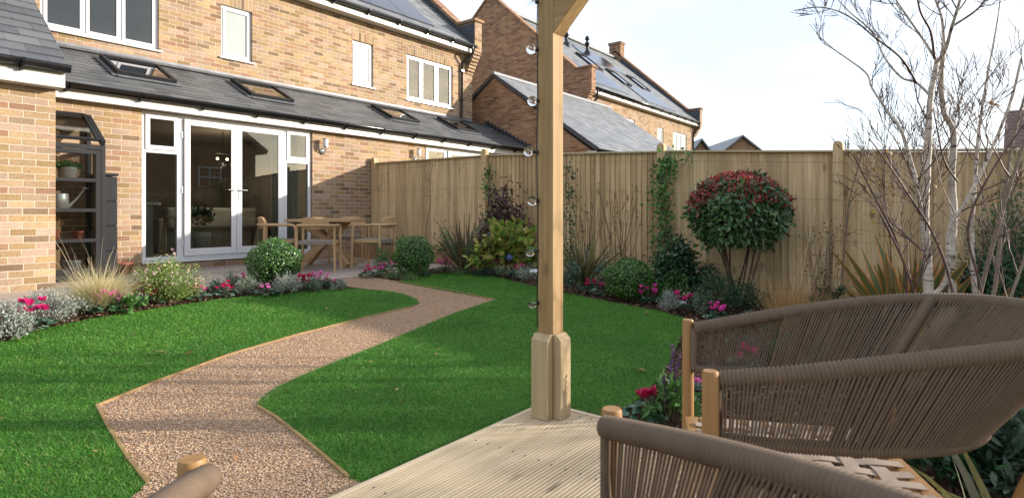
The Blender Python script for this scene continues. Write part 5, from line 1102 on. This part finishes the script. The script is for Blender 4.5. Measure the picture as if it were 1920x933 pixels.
def flax(px,py,hpx,n,m,label,W=.022,spread=.32,bend=.25,edge=False,b=None,d=None,lean=(0,0),hv=(.6,1.05)):
    b=b or gp(px,py); d=d or depth(b); h=hpx/FPX*d; t=thing('flax_plant',label,'plant',b,0,'sword leaved flax plants')
    B=np.array(b)+RNG.normal(0,.03,(n,3))*[1,1,0]; D=RNG.normal(0,spread,(n,3)); D[:,2]=1; D[:,0]+=lean[0]; D[:,1]+=lean[1]; D=unit(D); side=unit(np.cross(D,RNG.normal(0,1,(n,3))))
    L=h*RNG.uniform(hv[0],hv[1],n); bd=RNG.uniform(0,1.2,n)*bend; Wd=W*RNG.uniform(.7,1.2,n)
    V,F=blades_vf(B,D,L,Wd,bd,K=7,side=side,mid=.5); np_mesh('leaves',V,F,m,t)
    if edge:
        for s in (-1,1):
            W0=V.reshape(n,8,2,3); e=W0[:,:,0 if s<0 else 1,:]; inn=W0[:,:,1 if s<0 else 0,:]; N2=np.stack([e+(e-inn)*.02+[0,0,0],e+(inn-e)*.17],2)
            N2=N2+unit(np.cross(e-inn,np.gradient(e,axis=1)))[:,:,None,:]*.0012
            np_mesh('leaf_margin',N2.reshape(-1,3),F,M['flax_edge'],t)
            N3=N2-unit(np.cross(e-inn,np.gradient(e,axis=1)))[:,:,None,:]*.0024; np_mesh('leaf_margin',N3.reshape(-1,3),F,M['flax_edge'],t)
flax(872,512,118,80,M['flax_bronze'],'bronze flax with tall narrow leaves in front of the fence',.050,.38,.14)
flax(1094,538,112,46,M['flax_green'],'green and yellow striped flax right of the pergola post',.050,.34,.15)
flax(1700,660,240,52,M['flax_orange'],'broad leaved flax with orange leaf margins behind the rope chair',.125,.34,.14,True,hv=(.55,1.0))
flax(1840,655,185,16,M['flax_orange'],'smaller orange edged flax behind the birch stems',.11,.25,.15,True,hv=(.6,1.0))
flax(1545,640,95,12,M['flax_bronze'],'few orange brown sword leaves behind the far chair arm',.03,.5,.3,hv=(.6,1))
bq=cam2w(1.55,1.75,0); bq.z=gz(bq.y); flax(0,0,0,36,M['flax_green'],'low dark green flax arching beneath the rope chair at the right',.045,.75,.9,b=bq,d=FPX*.62,hv=(.6,1.0)) if False else flax(0,0,620,36,M['flax_green'],'low dark green flax arching beneath the rope chair at the right',.045,.75,.9,b=bq,d=1.1,hv=(.6,1.0))
# hydrangea
M['hyd']=leafmat('hydrangea_leaf',[(.10,.22,.04),(.22,.34,.06),(.45,.44,.10),(.60,.50,.16)],.5,.35); M['hydb']=leafmat('hydrangea_blue',[(.13,.20,.50),(.22,.30,.60),(.30,.35,.55)],.6,.3)
h_=mound(962,514,225,96,M['hyd'],'hydrangea with large lime and yellow autumn leaves and one blue flower','hydrangea','shrub',.12,.062,1300,None,True,.7,dense=.3,wz=.5)
b=gp(958,508); d=depth(b)
for (px,py,r) in ((921,441,.075),(955,482,.06)):
    c=at(px,py,d-.62); n=130; D=rnd_dirs(n); V,F=leaves_vf(np.array(c)+D*r*RNG.uniform(.7,1,(n,1))*[1,1,.7],np.cross(D,rnd_dirs(n)),D,.02,.02,.05,.05); np_mesh('flower_head',V,F,M['hydb'],h_)
# purple leaved shrub climbing the fence
M['plum']=leafmat('plum_leaf',[(.045,.022,.024),(.075,.035,.035),(.11,.06,.05)],.5,.15)
def vine(label,path,d0,m,n,L,W,spreadpx,name='climbing_plant',cat='climber',stem='stem_b',sr=.006,group=None,xoff=-.14,tw=2):
    """stem traced up the fence face, leaves round it"""
    pts=[on_x(px,py,xoff+random.uniform(-.02,.02)) for px,py in path]; b=Vector(pts[0]); b.z=gz(b.y); t=thing(name,label,cat,b,0,group)
    st=MB(); P=smooth([b]+pts,4) if abs(pts[0].z-b.z)>.05 else smooth(pts,4); st.tube(P,[sr*(1-.6*i/len(P)) for i in range(len(P))],6)
    for k in range(tw*4):
        i=random.randrange(len(P)//3,len(P)-1); q=P[i]; e=q+Vector((random.uniform(-.06,0),random.gauss(0,.14),random.gauss(.05,.09))); st.tube([q,q.lerp(e,.5)+Vector((0,0,.03)),e],[sr*.4,sr*.3,sr*.2],4,cap=False); P.append(e) if False else None
    st.build('stem',M[stem],t)
    if n:
        A=np.array([tuple(p) for p in P]); k=len(A); 
        dd=abs(A[:,1].mean()-CAM.y)+4; i=RNG.integers(max(0,int(k*.15)),k,n); s=spreadpx/FPX*depth(Vector(A[k//2]))
        C=A[i]+RNG.normal(0,1,(n,3))*[.05,s*.5,s*.5]; C[:,0]=np.minimum(C[:,0],-.09); V,F=leaves_vf(C,RNG.normal(0,1,(n,3))+[-.3,0,-.1],RNG.normal(0,.6,(n,3))+[-1,0,.5],RNG.uniform(.7,1.2,n)*L,RNG.uniform(.7,1.2,n)*W,.2,.15); np_mesh('foliage',V,F,m,t)
    return t
CL='climbers trained on the fence'
mound(948,508,150,160,M['plum'],'dark purple leaved shrub standing above the hydrangea','purple_shrub','shrub',.075,.026,2600,None,True,-.3,dense=.45,wz=.5)
mound(905,508,56,100,M['leaf_dark'],'dark leafy shrub between fence post and purple shrub','shrub','shrub',.05,.018,500,None,True,.5,dense=.6,wz=.6)
mound(1000,505,40,95,M['plum'],'sparse purple shoots close to the left of the pergola post','purple_shrub','shrub',.05,.015,140,None,True,.5,dense=.6,wz=.5)
vine('thin bare twining stem with few dried leaves on the first fence bay',[(797,455),(800,420),(808,380),(806,340),(812,305)],9,M['leaf_dry'],26,.035,.02,26,sr=.007,group=CL,tw=3)
vine('leafy green climber at the top of the second fence post',[(915,470),(916,420),(920,380),(917,345),(915,315)],9,M['leaf_mid'],170,.07,.036,15,sr=.008,group=CL)
vine('evergreen climber rising beside the pergola post',[(1072,500),(1070,450),(1068,400),(1066,350),(1068,315)],9,M['leaf_dark'],260,.065,.024,17,sr=.006,group=CL)
vine('bright green climber draping the fence post behind the third box ball',[(1236,500),(1240,450),(1244,400),(1238,360),(1246,320),(1250,303)],9,M['leaf_mid'],620,.06,.036,24,sr=.007,group=CL,tw=4)
vine('long leafy shoot reaching along the fence top towards the photinia',[(1248,315),(1262,305),(1280,300),(1300,290)],9,M['leaf_mid'],60,.045,.025,12,sr=.004,group=CL)
vine('mossy leaning rose stem left of the birch with a few dry leaves',[(1578,520),(1586,440),(1592,380),(1604,330),(1618,285)],6,M['leaf_dry'],40,.03,.018,32,stem='stem_grey',sr=.010,group=CL,tw=5)
M['amber']=leafmat('amber_leaf',[(.45,.28,.05),(.55,.36,.08),(.40,.20,.06)],.6,.35)
vine('climber with sparse amber leaves behind the birch twigs',[(1672,520),(1668,440),(1660,380),(1655,330),(1665,290)],6,M['amber'],90,.04,.03,42,sr=.006,group=CL,tw=4)
mound(836,508,64,92,M['leaf_mid'],'young rose bush between the timber planter and bronze flax','rose_bush','shrub',.045,.026,170,None,True,.4,dense=.7)
mound(757,497,30,60,M['leaf_mid'],'small green climber behind the second box ball','shrub','shrub',.04,.022,130,None,True,.4,dense=.5)
# bare dead stems
def bare(px0,px1,py,pyt,n,label,name='bare_shrub',heads=True,m='stem_b',r=.004,xo=.35):
    a=gp(px0,py); c=gp(px1,py); mid=(a+c)/2; mid.z=gz(mid.y); t=thing(name,label,'shrub',mid); st=MB(); hd=MB(); d=depth(mid)
    for i in range(n):
        f=random.random(); b=a.lerp(c,.3+.4*f); b.z=gz(b.y); tp=at(px0+(px1-px0)*random.random(),pyt+random.random()**2*(py-pyt)*.45,d); e=b.lerp(tp,.5)+Vector((random.gauss(0,.03),random.gauss(0,.03),0)); P=smooth([b,e,tp],4); st.tube(P,[r*(1-.55*k/len(P)) for k in range(len(P))],5,cap=False)
        for q in range(2):
            s=P[random.randrange(3,len(P))]; g2=s+Vector((random.gauss(0,.05),random.gauss(0,.05),random.uniform(.03,.12))); st.tube([s,g2],r*.4,4,cap=False)
            if heads: hd.ball(g2,.009,6,4)
    st.build('stems',M[m],t)
    if heads: hd.build('seed_heads',M['stem_b'],t)['kind']='stuff'
bare(1070,1130,535,352,15,'cluster of bare brown stems with seed heads left of the third box ball'); bare(1120,1205,540,348,22,'bare brown twiggy stems against the fence behind the third box ball')
# dark evergreen mass in the right border
ES='evergreen shrubs under the fence'
mound(1268,560,104,112,M['leaf_dark'],'dark viburnum right of the third box ball','viburnum','shrub',.055,.028,2600,ES,True,.5,M['blush'],22,.45)
mound(1262,566,72,58,M['leaf_mid'],'mid green leafy shrub in front of the dark viburnum','shrub','shrub',.045,.02,700,ES)
mound(1345,588,120,80,M['leaf_dark'],'low dark feathery evergreen under the photinia','shrub','shrub',.04,.007,3200,ES)
mound(1415,585,95,55,M['leaf_dark'],'low dark evergreen right of the photinia stems','shrub','shrub',.04,.008,1500,ES)
mound(1318,560,70,70,M['leaf_dark'],'dark green bush left of the photinia stems','shrub','shrub',.05,.018,900,ES)
mound(1256,585,52,42,M['silver'],'silver lavender behind the white label','lavender','plant',.026,.005,1300,SB)
mound(1315,592,56,46,M['greyg'],'grey green variegated bush right of the white label','lavender','plant',.02,.010,800,SB)
mound(1408,612,60,30,M['silver'],'low silver bush just above the rope chair arm','lavender','plant',.022,.005,900,SB)
mound(1130,550,60,60,M['dkgrey'],'dusky green perennial left of the third box ball','perennial','plant',.04,.016,500)
mound(1075,550,50,60,M['dkgrey'],'grey green perennial at the right foot of the pergola post','perennial','plant',.04,.018,420)
mound(985,528,56,36,M['silver'],'silver bush in front of the hydrangea beside the white label','lavender','plant',.026,.005,1100,SB)
mound(940,520,44,28,M['greyg'],'small grey green bush in front of the hydrangea','lavender','plant',.024,.006,700,SB)
mound(1035,535,40,40,M['greyg'],'grey green sprigs mostly hidden by the pergola post','lavender','plant',.026,.008,500,SB)
mound(1425,665,120,60,M['dkgrey'],'leafy ground planting seen through the far chair weave','perennial','plant',.045,.02,500)
mound(1560,610,120,66,M['leaf_dark'],'dark hellebore leaves behind the far chair arm','hellebore','plant',.08,.035,500,None,True,.5,M['fl_crimson'],12,fs=.014)
mound(1600,560,50,60,M['leaf_mid'],'small rose bush with magenta blooms left of the broad flax','rose_bush','shrub',.04,.022,200,None,True,.5,M['fl_magenta'],6,fs=.02)
for (px,py,w_,h_2,mm,L,W,n,lb) in ((1500,690,120,70,'leaf_mid',.05,.022,500,'green perennial seen through the left part of the far rope back'),(1610,720,130,80,'dkgrey',.05,.02,600,'dusky perennial hidden behind the wrapped strut of the far rope back'),
  (1700,800,150,120,'leaf_dark',.06,.022,700,'dark leafy plant between the two rope backs'),(1800,900,170,110,'leaf_dark',.07,.02,800,'dark leafy plant beneath the seat edge at the lower right'),(1905,930,170,150,'dkgrey',.09,.022,600,'dusky strap leaved plant in the lower right corner')):
    mound(px,py,w_,h_2,M[mm],lb,'perennial','plant',L,W,n)
# photinia standard
M['pho']=leafmat('photinia_green',[(.020,.060,.020),(.040,.105,.030),(.07,.15,.045),(.12,.20,.07)],.38,.15,spec=.45); M['phor']=leafmat('photinia_red',[(.24,.025,.028),(.36,.05,.05),(.42,.10,.07)],.4,.25)
b=gp(1385,575); d=depth(b); t=thing('photinia_tree','multi-stemmed photinia with domed glossy crown and red young leaves against the fence','tree',b)
cc=at(1385,402,d); rx=103/FPX*d; rz=74/FPX*d
D=rnd_dirs(6500); D=D[D[:,2]>-.80]; n=len(D); R=RNG.uniform(.74,1.03,n)*np.where(D[:,2]<-.2,.86+.14*np.abs(np.cos(np.arctan2(D[:,1],D[:,0])*3)),1)*(1+.11*np.sin(D[:,0]*6+.7)*np.cos(D[:,1]*5+1)+.07*np.sin(D[:,2]*9+D[:,0]*8)); C=np.array(cc)+D*R[:,None]*[rx,rx*.85,rz]
V,F=leaves_vf(C,RNG.normal(0,.7,(n,3))+D*.7+[0,0,-.35],D+RNG.normal(0,.35,(n,3))+[0,0,.3],RNG.uniform(.05,.085,n),RNG.uniform(.024,.036,n),.18,.15); np_mesh('foliage',V,F,M['pho'],t)
m_=MB(); m_.ball(cc+Vector((0,0,.06)),rx*.70,20,12,(1,.85,rz/rx*.8)); m_.build('crown_shade_ball',M['core'],t)  # dark ball paints the shaded inside of the crown
D=rnd_dirs(5200); D=D[(D[:,2]>RNG.uniform(-.05,.75,len(D)))]; n=len(D); C=np.array(cc)+D*RNG.uniform(.93,1.07,(n,1))*[rx,rx*.85,rz]
V,F=leaves_vf(C,D*.5+RNG.normal(0,.7,(n,3))+[0,0,.3],D+RNG.normal(0,.7,(n,3)),RNG.uniform(.035,.065,n),RNG.uniform(.014,.024,n),.2,.1); np_mesh('young_red_leaves',V,F,M['phor'],t)
st=MB()
for i in range(9):
    a=random.uniform(0,6.28); e=cc+Vector((math.cos(a)*rx*.6,math.sin(a)*rx*.45,-rz*.35)); s=b+Vector((random.gauss(0,.05),random.gauss(0,.05),0)); P=smooth([s,s.lerp(e,.5)+Vector((0,0,-.05)),e],5); st.tube(P,[.013-.005*k/len(P) for k in range(len(P))],7)
    for q in range(3): w=P[random.randrange(6,len(P))]; st.tube([w,w+Vector((random.gauss(0,.12),random.gauss(0,.12),.22))],.004,5,cap=False)
st.build('stems',M['stem_b'],t)
# tall dry and orange grasses
tuftg(1478,640,125,700,M['orangeg'],'clump of orange brown autumn grass right of the photinia',.20,.004,.3,plume=(14,250)); tuftg(1530,650,125,380,M['orangeg'],'wispy dry brown grass between photinia and birch',.30,.003,.4,group=None)
bare(1500,1570,620,420,30,'fine dry twiggy perennial in front of the fence left of the birch','dry_perennial',True,'stem_b',.0022)
# right hand evergreen hedge/conifer
b=gp(1890,640); d=depth(b); t=mound(1885,640,230,320,M['conif'] if 'conif' in M else M['leaf_dark'],'tall dark green evergreen shrub at the right edge behind the birch','evergreen_shrub','shrub',.05,.014,1) if False else None
M['conif']=leafmat('conifer_green',[(.025,.075,.03),(.045,.12,.04),(.08,.17,.05)],.5,.15)
for (px,py,w,h,lab,mm,L,W,n) in ((1900,640,190,300,'tall mid green evergreen shrub rising to the fence top at the right edge','conif',.035,.011,6500),(1845,650,130,190,'dark glossy evergreen shrub low behind the birch stems','leaf_dark',.05,.022,3000)):
    mound(px,py,w,h,M[mm],lab,'evergreen_shrub','shrub',L,W,n,'evergreens at the right of the border',True,.6,dense=.4)
# ------------------------------------------------------------------ birch and dogwood
g=NG('birch_bark'); X,Y,Z=g.xyz(g.pos()); w=g.noise(g.mapping(g.pos(),(6,6,45)),1,4,.6); c=g.ramp(w,[(.34,(.05,.04,.035)),(.39,(.44,.38,.31)),(.6,(.66,.60,.53)),(.8,(.50,.40,.31))]); c=g.mix(.6,c,g.ramp(g.noise(g.pos(),9,3),[(.35,(.6,.5,.4)),(.65,(1,1,1))]),'MULTIPLY'); g.base(c).rough(.7); g.bump(w,.4,.004); M['birch']=g.m
g=NG('birch_twig'); g.base(g.ramp(g.noise(g.pos(),20,3),[(.3,(.07,.035,.03)),(.7,(.15,.085,.07))])).rough(.6); M['twig']=g.m
def grow(mb,p,d,L,r,lv,rr,droop=.0,leafs=None,nb=(2,4),nseg=5,wig=.12,ang=.45):
    pts=[Vector(p)]; dd=Vector(d).normalized()
    for i in range(nseg):
        dd=(dd+Vector((rr.gauss(0,wig),rr.gauss(0,wig),rr.gauss(0,wig*.6)+.05-droop))).normalized(); pts.append(pts[-1]+dd*L/nseg)
    mb.tube(pts,[max(.0017,r*(1-.55*i/nseg)) for i in range(nseg+1)],6 if r>.006 else 4,cap=False)
    if lv<=0:
        return
    for j in range(rr.randint(*nb)):
        t=rr.uniform(.25,1); i=min(nseg-1,int(t*nseg)); q=pts[i].lerp(pts[i+1],t*nseg-i); sd=Vector((rr.gauss(0,1),rr.gauss(0,1),rr.gauss(0,.5))); sd=(sd-dd*sd.dot(dd)).normalized()
        grow(mb,q,dd*math.cos(ang)+sd*math.sin(ang)*rr.uniform(.7,1.3)+Vector((0,0,.1)),L*rr.uniform(.45,.8),r*rr.uniform(.4,.6),lv-1,rr,droop,leafs,nb,nseg,wig,ang)
def traced(name,label,base,stems,mat,twmat,cat,seed,lv=2,tl=.5,ntw=9,group=None,twr=.5):
    """main stems follow the tree's real course (photo px, py, distance), twigs grow from them"""
    rr=random.Random(seed); t=thing(name,label,cat,base); tw=MB()
    for k,(pts,r0,r1) in enumerate(stems):
        P=smooth([at(px,py,d) for px,py,d in pts],6); n=len(P); R=[r0+(r1-r0)*(i/(n-1))**.8 for i in range(n)]; R=[q*(1+.06*math.sin(i*1.7)) for i,q in enumerate(R)]
        m=MB(); m.tube(P,R,10 if r0>.012 else 7); m.build('trunk' if r0>.02 else 'limb',mat if r0>.009 else twmat,t)
        for j in range(ntw):
            i=rr.randrange(int(n*.3),n-1); dd=(P[i+1]-P[i]).normalized(); sd=Vector((rr.gauss(0,1),rr.gauss(0,1),rr.gauss(0,.4))); sd=(sd-dd*sd.dot(dd)).normalized()
            grow(tw,P[i],dd*.75+sd*.7+Vector((0,0,.15)),tl*(1 if r0>.0121 else .55)*rr.uniform(.6,1.3),max(R[i]*twr,.0022) if R[i]<.012 else .005,lv if r0>.0121 else lv-1,rr) if True else None
    tw.build('twigs',twmat,t); return t
D0=3.9; bb=at(1755,640,D0); bb.z=gz(bb.y)
traced('birch_tree','multi-stemmed silver birch with pale peeling trunks and bare dark twigs at the right',bb,[
 ([(1740,720,D0),(1741,560,D0),(1738,480,D0+.02),(1734,400,D0),(1738,320,D0),(1742,240,D0),(1745,180,D0+.05),(1757,115,D0+.1)],.035,.015),
 ([(1757,115,D0+.1),(1772,95,D0),(1785,50,D0-.1),(1800,0,D0-.2),(1815,-70,D0-.3)],.013,.008),
 ([(1757,115,D0+.1),(1735,80,D0+.15),(1700,30,D0+.2),(1660,-30,D0+.3)],.011,.005),
 ([(1745,180,D0+.05),(1718,155,D0+.1),(1690,145,D0+.15),(1660,110,D0+.25),(1635,60,D0+.3),(1590,20,D0+.35),(1550,-25,D0+.4)],.010,.004),
 ([(1718,155,D0),(1690,110,D0-.1),(1640,70,D0-.15),(1590,30,D0-.2),(1540,14,D0-.3),(1490,20,D0-.3)],.008,.003),
 ([(1752,110,D0+.1),(1745,60,D0),(1725,20,D0-.1),(1715,-40,D0-.1)],.009,.005),
 ([(1716,330,D0-.05),(1690,245,D0-.05),(1665,210,D0),(1635,165,D0+.05),(1622,135,D0+.1),(1560,90,D0+.1),(1530,62,D0+.1)],.012,.003),
 ([(1735,420,D0),(1722,370,D0-.03),(1716,330,D0-.05)],.014,.012),
 ([(1790,720,D0+.4),(1786,560,D0+.4),(1783,480,D0+.4),(1788,400,D0+.35),(1785,330,D0+.35),(1788,250,D0+.3),(1770,210,D0+.3),(1765,150,D0+.25),(1770,80,D0+.2)],.032,.014),
 ([(1770,80,D0+.2),(1765,30,D0+.2),(1745,-20,D0+.2)],.011,.006),
 ([(1785,50,D0+.2),(1830,20,D0+.2),(1855,-10,D0+.2)],.009,.006),
 ([(1748,555,D0-.05),(1775,520,D0-.1),(1780,430,D0-.15),(1810,380,D0-.2),(1855,290,D0-.2),(1895,190,D0-.2),(1915,110,D0-.2)],.017,.007),
 ([(1835,720,D0+.6),(1828,560,D0+.6),(1822,440,D0+.6),(1828,340,D0+.6),(1835,250,D0+.6),(1850,150,D0+.6),(1870,40,D0+.6),(1882,-60,D0+.6)],.024,.003),
 ([(1665,640,D0+.1),(1700,540,D0+.1),(1680,450,D0),(1640,370,D0-.05),(1600,290,D0-.1)],.008,.004),
 ([(1795,340,D0+.3),(1770,300,D0+.2),(1755,230,D0+.1),(1745,180,D0+.05)],.007,.004),
 ],M['birch'],M['twig'],'tree',5,3,.42,5)
b2=at(1850,650,3.2); b2.z=gz(b2.y)
traced('dogwood','spreading brown stemmed shrub of slender bare branches right of the birch',b2,[
 ([(1800,700,3.2),(1850,500,3.15),(1890,360,3.1),(1935,220,3.05),(1960,100,3)],.013,.005),
 ([(1830,700,3.4),(1865,540,3.4),(1880,400,3.4),(1900,260,3.4),(1940,120,3.4)],.014,.006),
 ([(1810,700,3.1),(1840,560,3.1),(1815,430,3.1),(1860,320,3.0),(1935,215,2.9)],.009,.004),
 ([(1820,700,3.2),(1780,520,3.2),(1745,430,3.2),(1700,360,3.2),(1660,300,3.2),(1630,260,3.2)],.009,.003),
 ([(1780,700,3.3),(1720,560,3.3),(1690,480,3.3),(1650,400,3.3)],.009,.006),
 ([(1850,700,3.0),(1880,600,3.0),(1915,500,3),(1950,400,3)],.010,.006),
 ],M['stem_grey'],M['twig'],'shrub',9,2,.5,5)
for (px,py,d,lb) in ((1862,197,3.9,'single curled brown leaf caught on a birch twig'),(1752,345,3.8,'single dried orange leaf hanging on the birch trunk')):
    c=at(px,py,d); t=thing('dry_leaf',lb,'leaf',c); V,F=leaves_vf(np.array([tuple(c)]*3)+RNG.normal(0,.006,(3,3)),rnd_dirs(3),rnd_dirs(3),.04,.03,.4,.4); np_mesh('leaf_blade',V,F,M['leaf_dry'],t)
for i,(x_,y_,h_3) in enumerate(((-.75,-11.3,2.2),(-.8,-12.7,2.5),(-.8,-14.2,2.4))):  # out of view, added to break up the low sun on post and deck
    b_=Vector((x_,y_,gz(y_))); mound(0,0,1.5*FPX,h_3*FPX,M['conif'],('unseen evergreen added by the fence to shade the pergola post','second unseen evergreen added near the deck for its shade','third unseen evergreen added behind the chairs for its shade')[i],'evergreen_shrub','shrub',.07,.025,5200,'evergreens at the right of the border',True,.6,dense=.4,b=b_,d=1.0)
# fallen leaves and labels
for (px,py,lb) in ((1216,590,'fallen tan leaf on the lawn near the right border'),(1197,700,'small brown leaf on the shaded lawn left of the purple salvia'),(362,668,'yellow fallen leaf on the left lawn beside another'),(296,669,'small amber fallen leaf on the left lawn')):
    b=gp(px,py); b.z+=.035; t=thing('fallen_leaf',lb,'leaf',b); V,F=leaves_vf(np.array([tuple(b)]*2),rnd_dirs(2)*[1,1,.1],np.array([[0,0,1.],[.2,.1,1]]),.055,.035,.3,.2); np_mesh('leaf_blade',V,F,M['leaf_dry'],t)
M['tagwhite']=plain('white_tag',(.80,.80,.80),.35,0,.02)
for (px,py,lb) in ((1000,520,'white plant label in front of the hydrangea left of the pergola post'),(1278,582,'white plant label on a stake among the cyclamens under the photinia')):
    b=gp(px,py); t=thing('plant_label',lb,'plant label',b,0,'white plant labels'); d=depth(b); c=at(px,py-13,d); m=MB(); rt=Vector((FY,-FX,0)); fw=Vector((FX,FY,0)); upv=(Vector((0,0,.6))+fw*.8).normalized()
    m.obox(c,rt*.055,upv*.035,rt.cross(upv)*.0015); m.build('tag',M['tagwhite'],t,bevel=.001); m=MB(); m.tube([b,c-upv*.03],.003,6); m.build('stake',M['black'],t)

n=150; P=np.concatenate([sample_poly(LEFT_LAWN,14,.5),sample_poly(RIGHT_LAWN,16,.5),sample_poly(PATH,30,.5),sample_poly(BED1,60,.5),sample_poly(BED2,90,.5)]); n=len(P)
gzv=np.where(P[:,1]>-3,0,-.05*(np.minimum(-P[:,1],13)-3)); C=np.stack([P[:,0],P[:,1],gzv+.026],1)
V,F=leaves_vf(C,RNG.normal(0,1,(n,3))*[1,1,.25],RNG.normal(0,.35,(n,3))+[0,0,1],RNG.uniform(.012,.035,n),RNG.uniform(.01,.022,n),.3,.2); np_mesh('leaf_litter',V,F,M['leaf_dry'],kind='stuff')
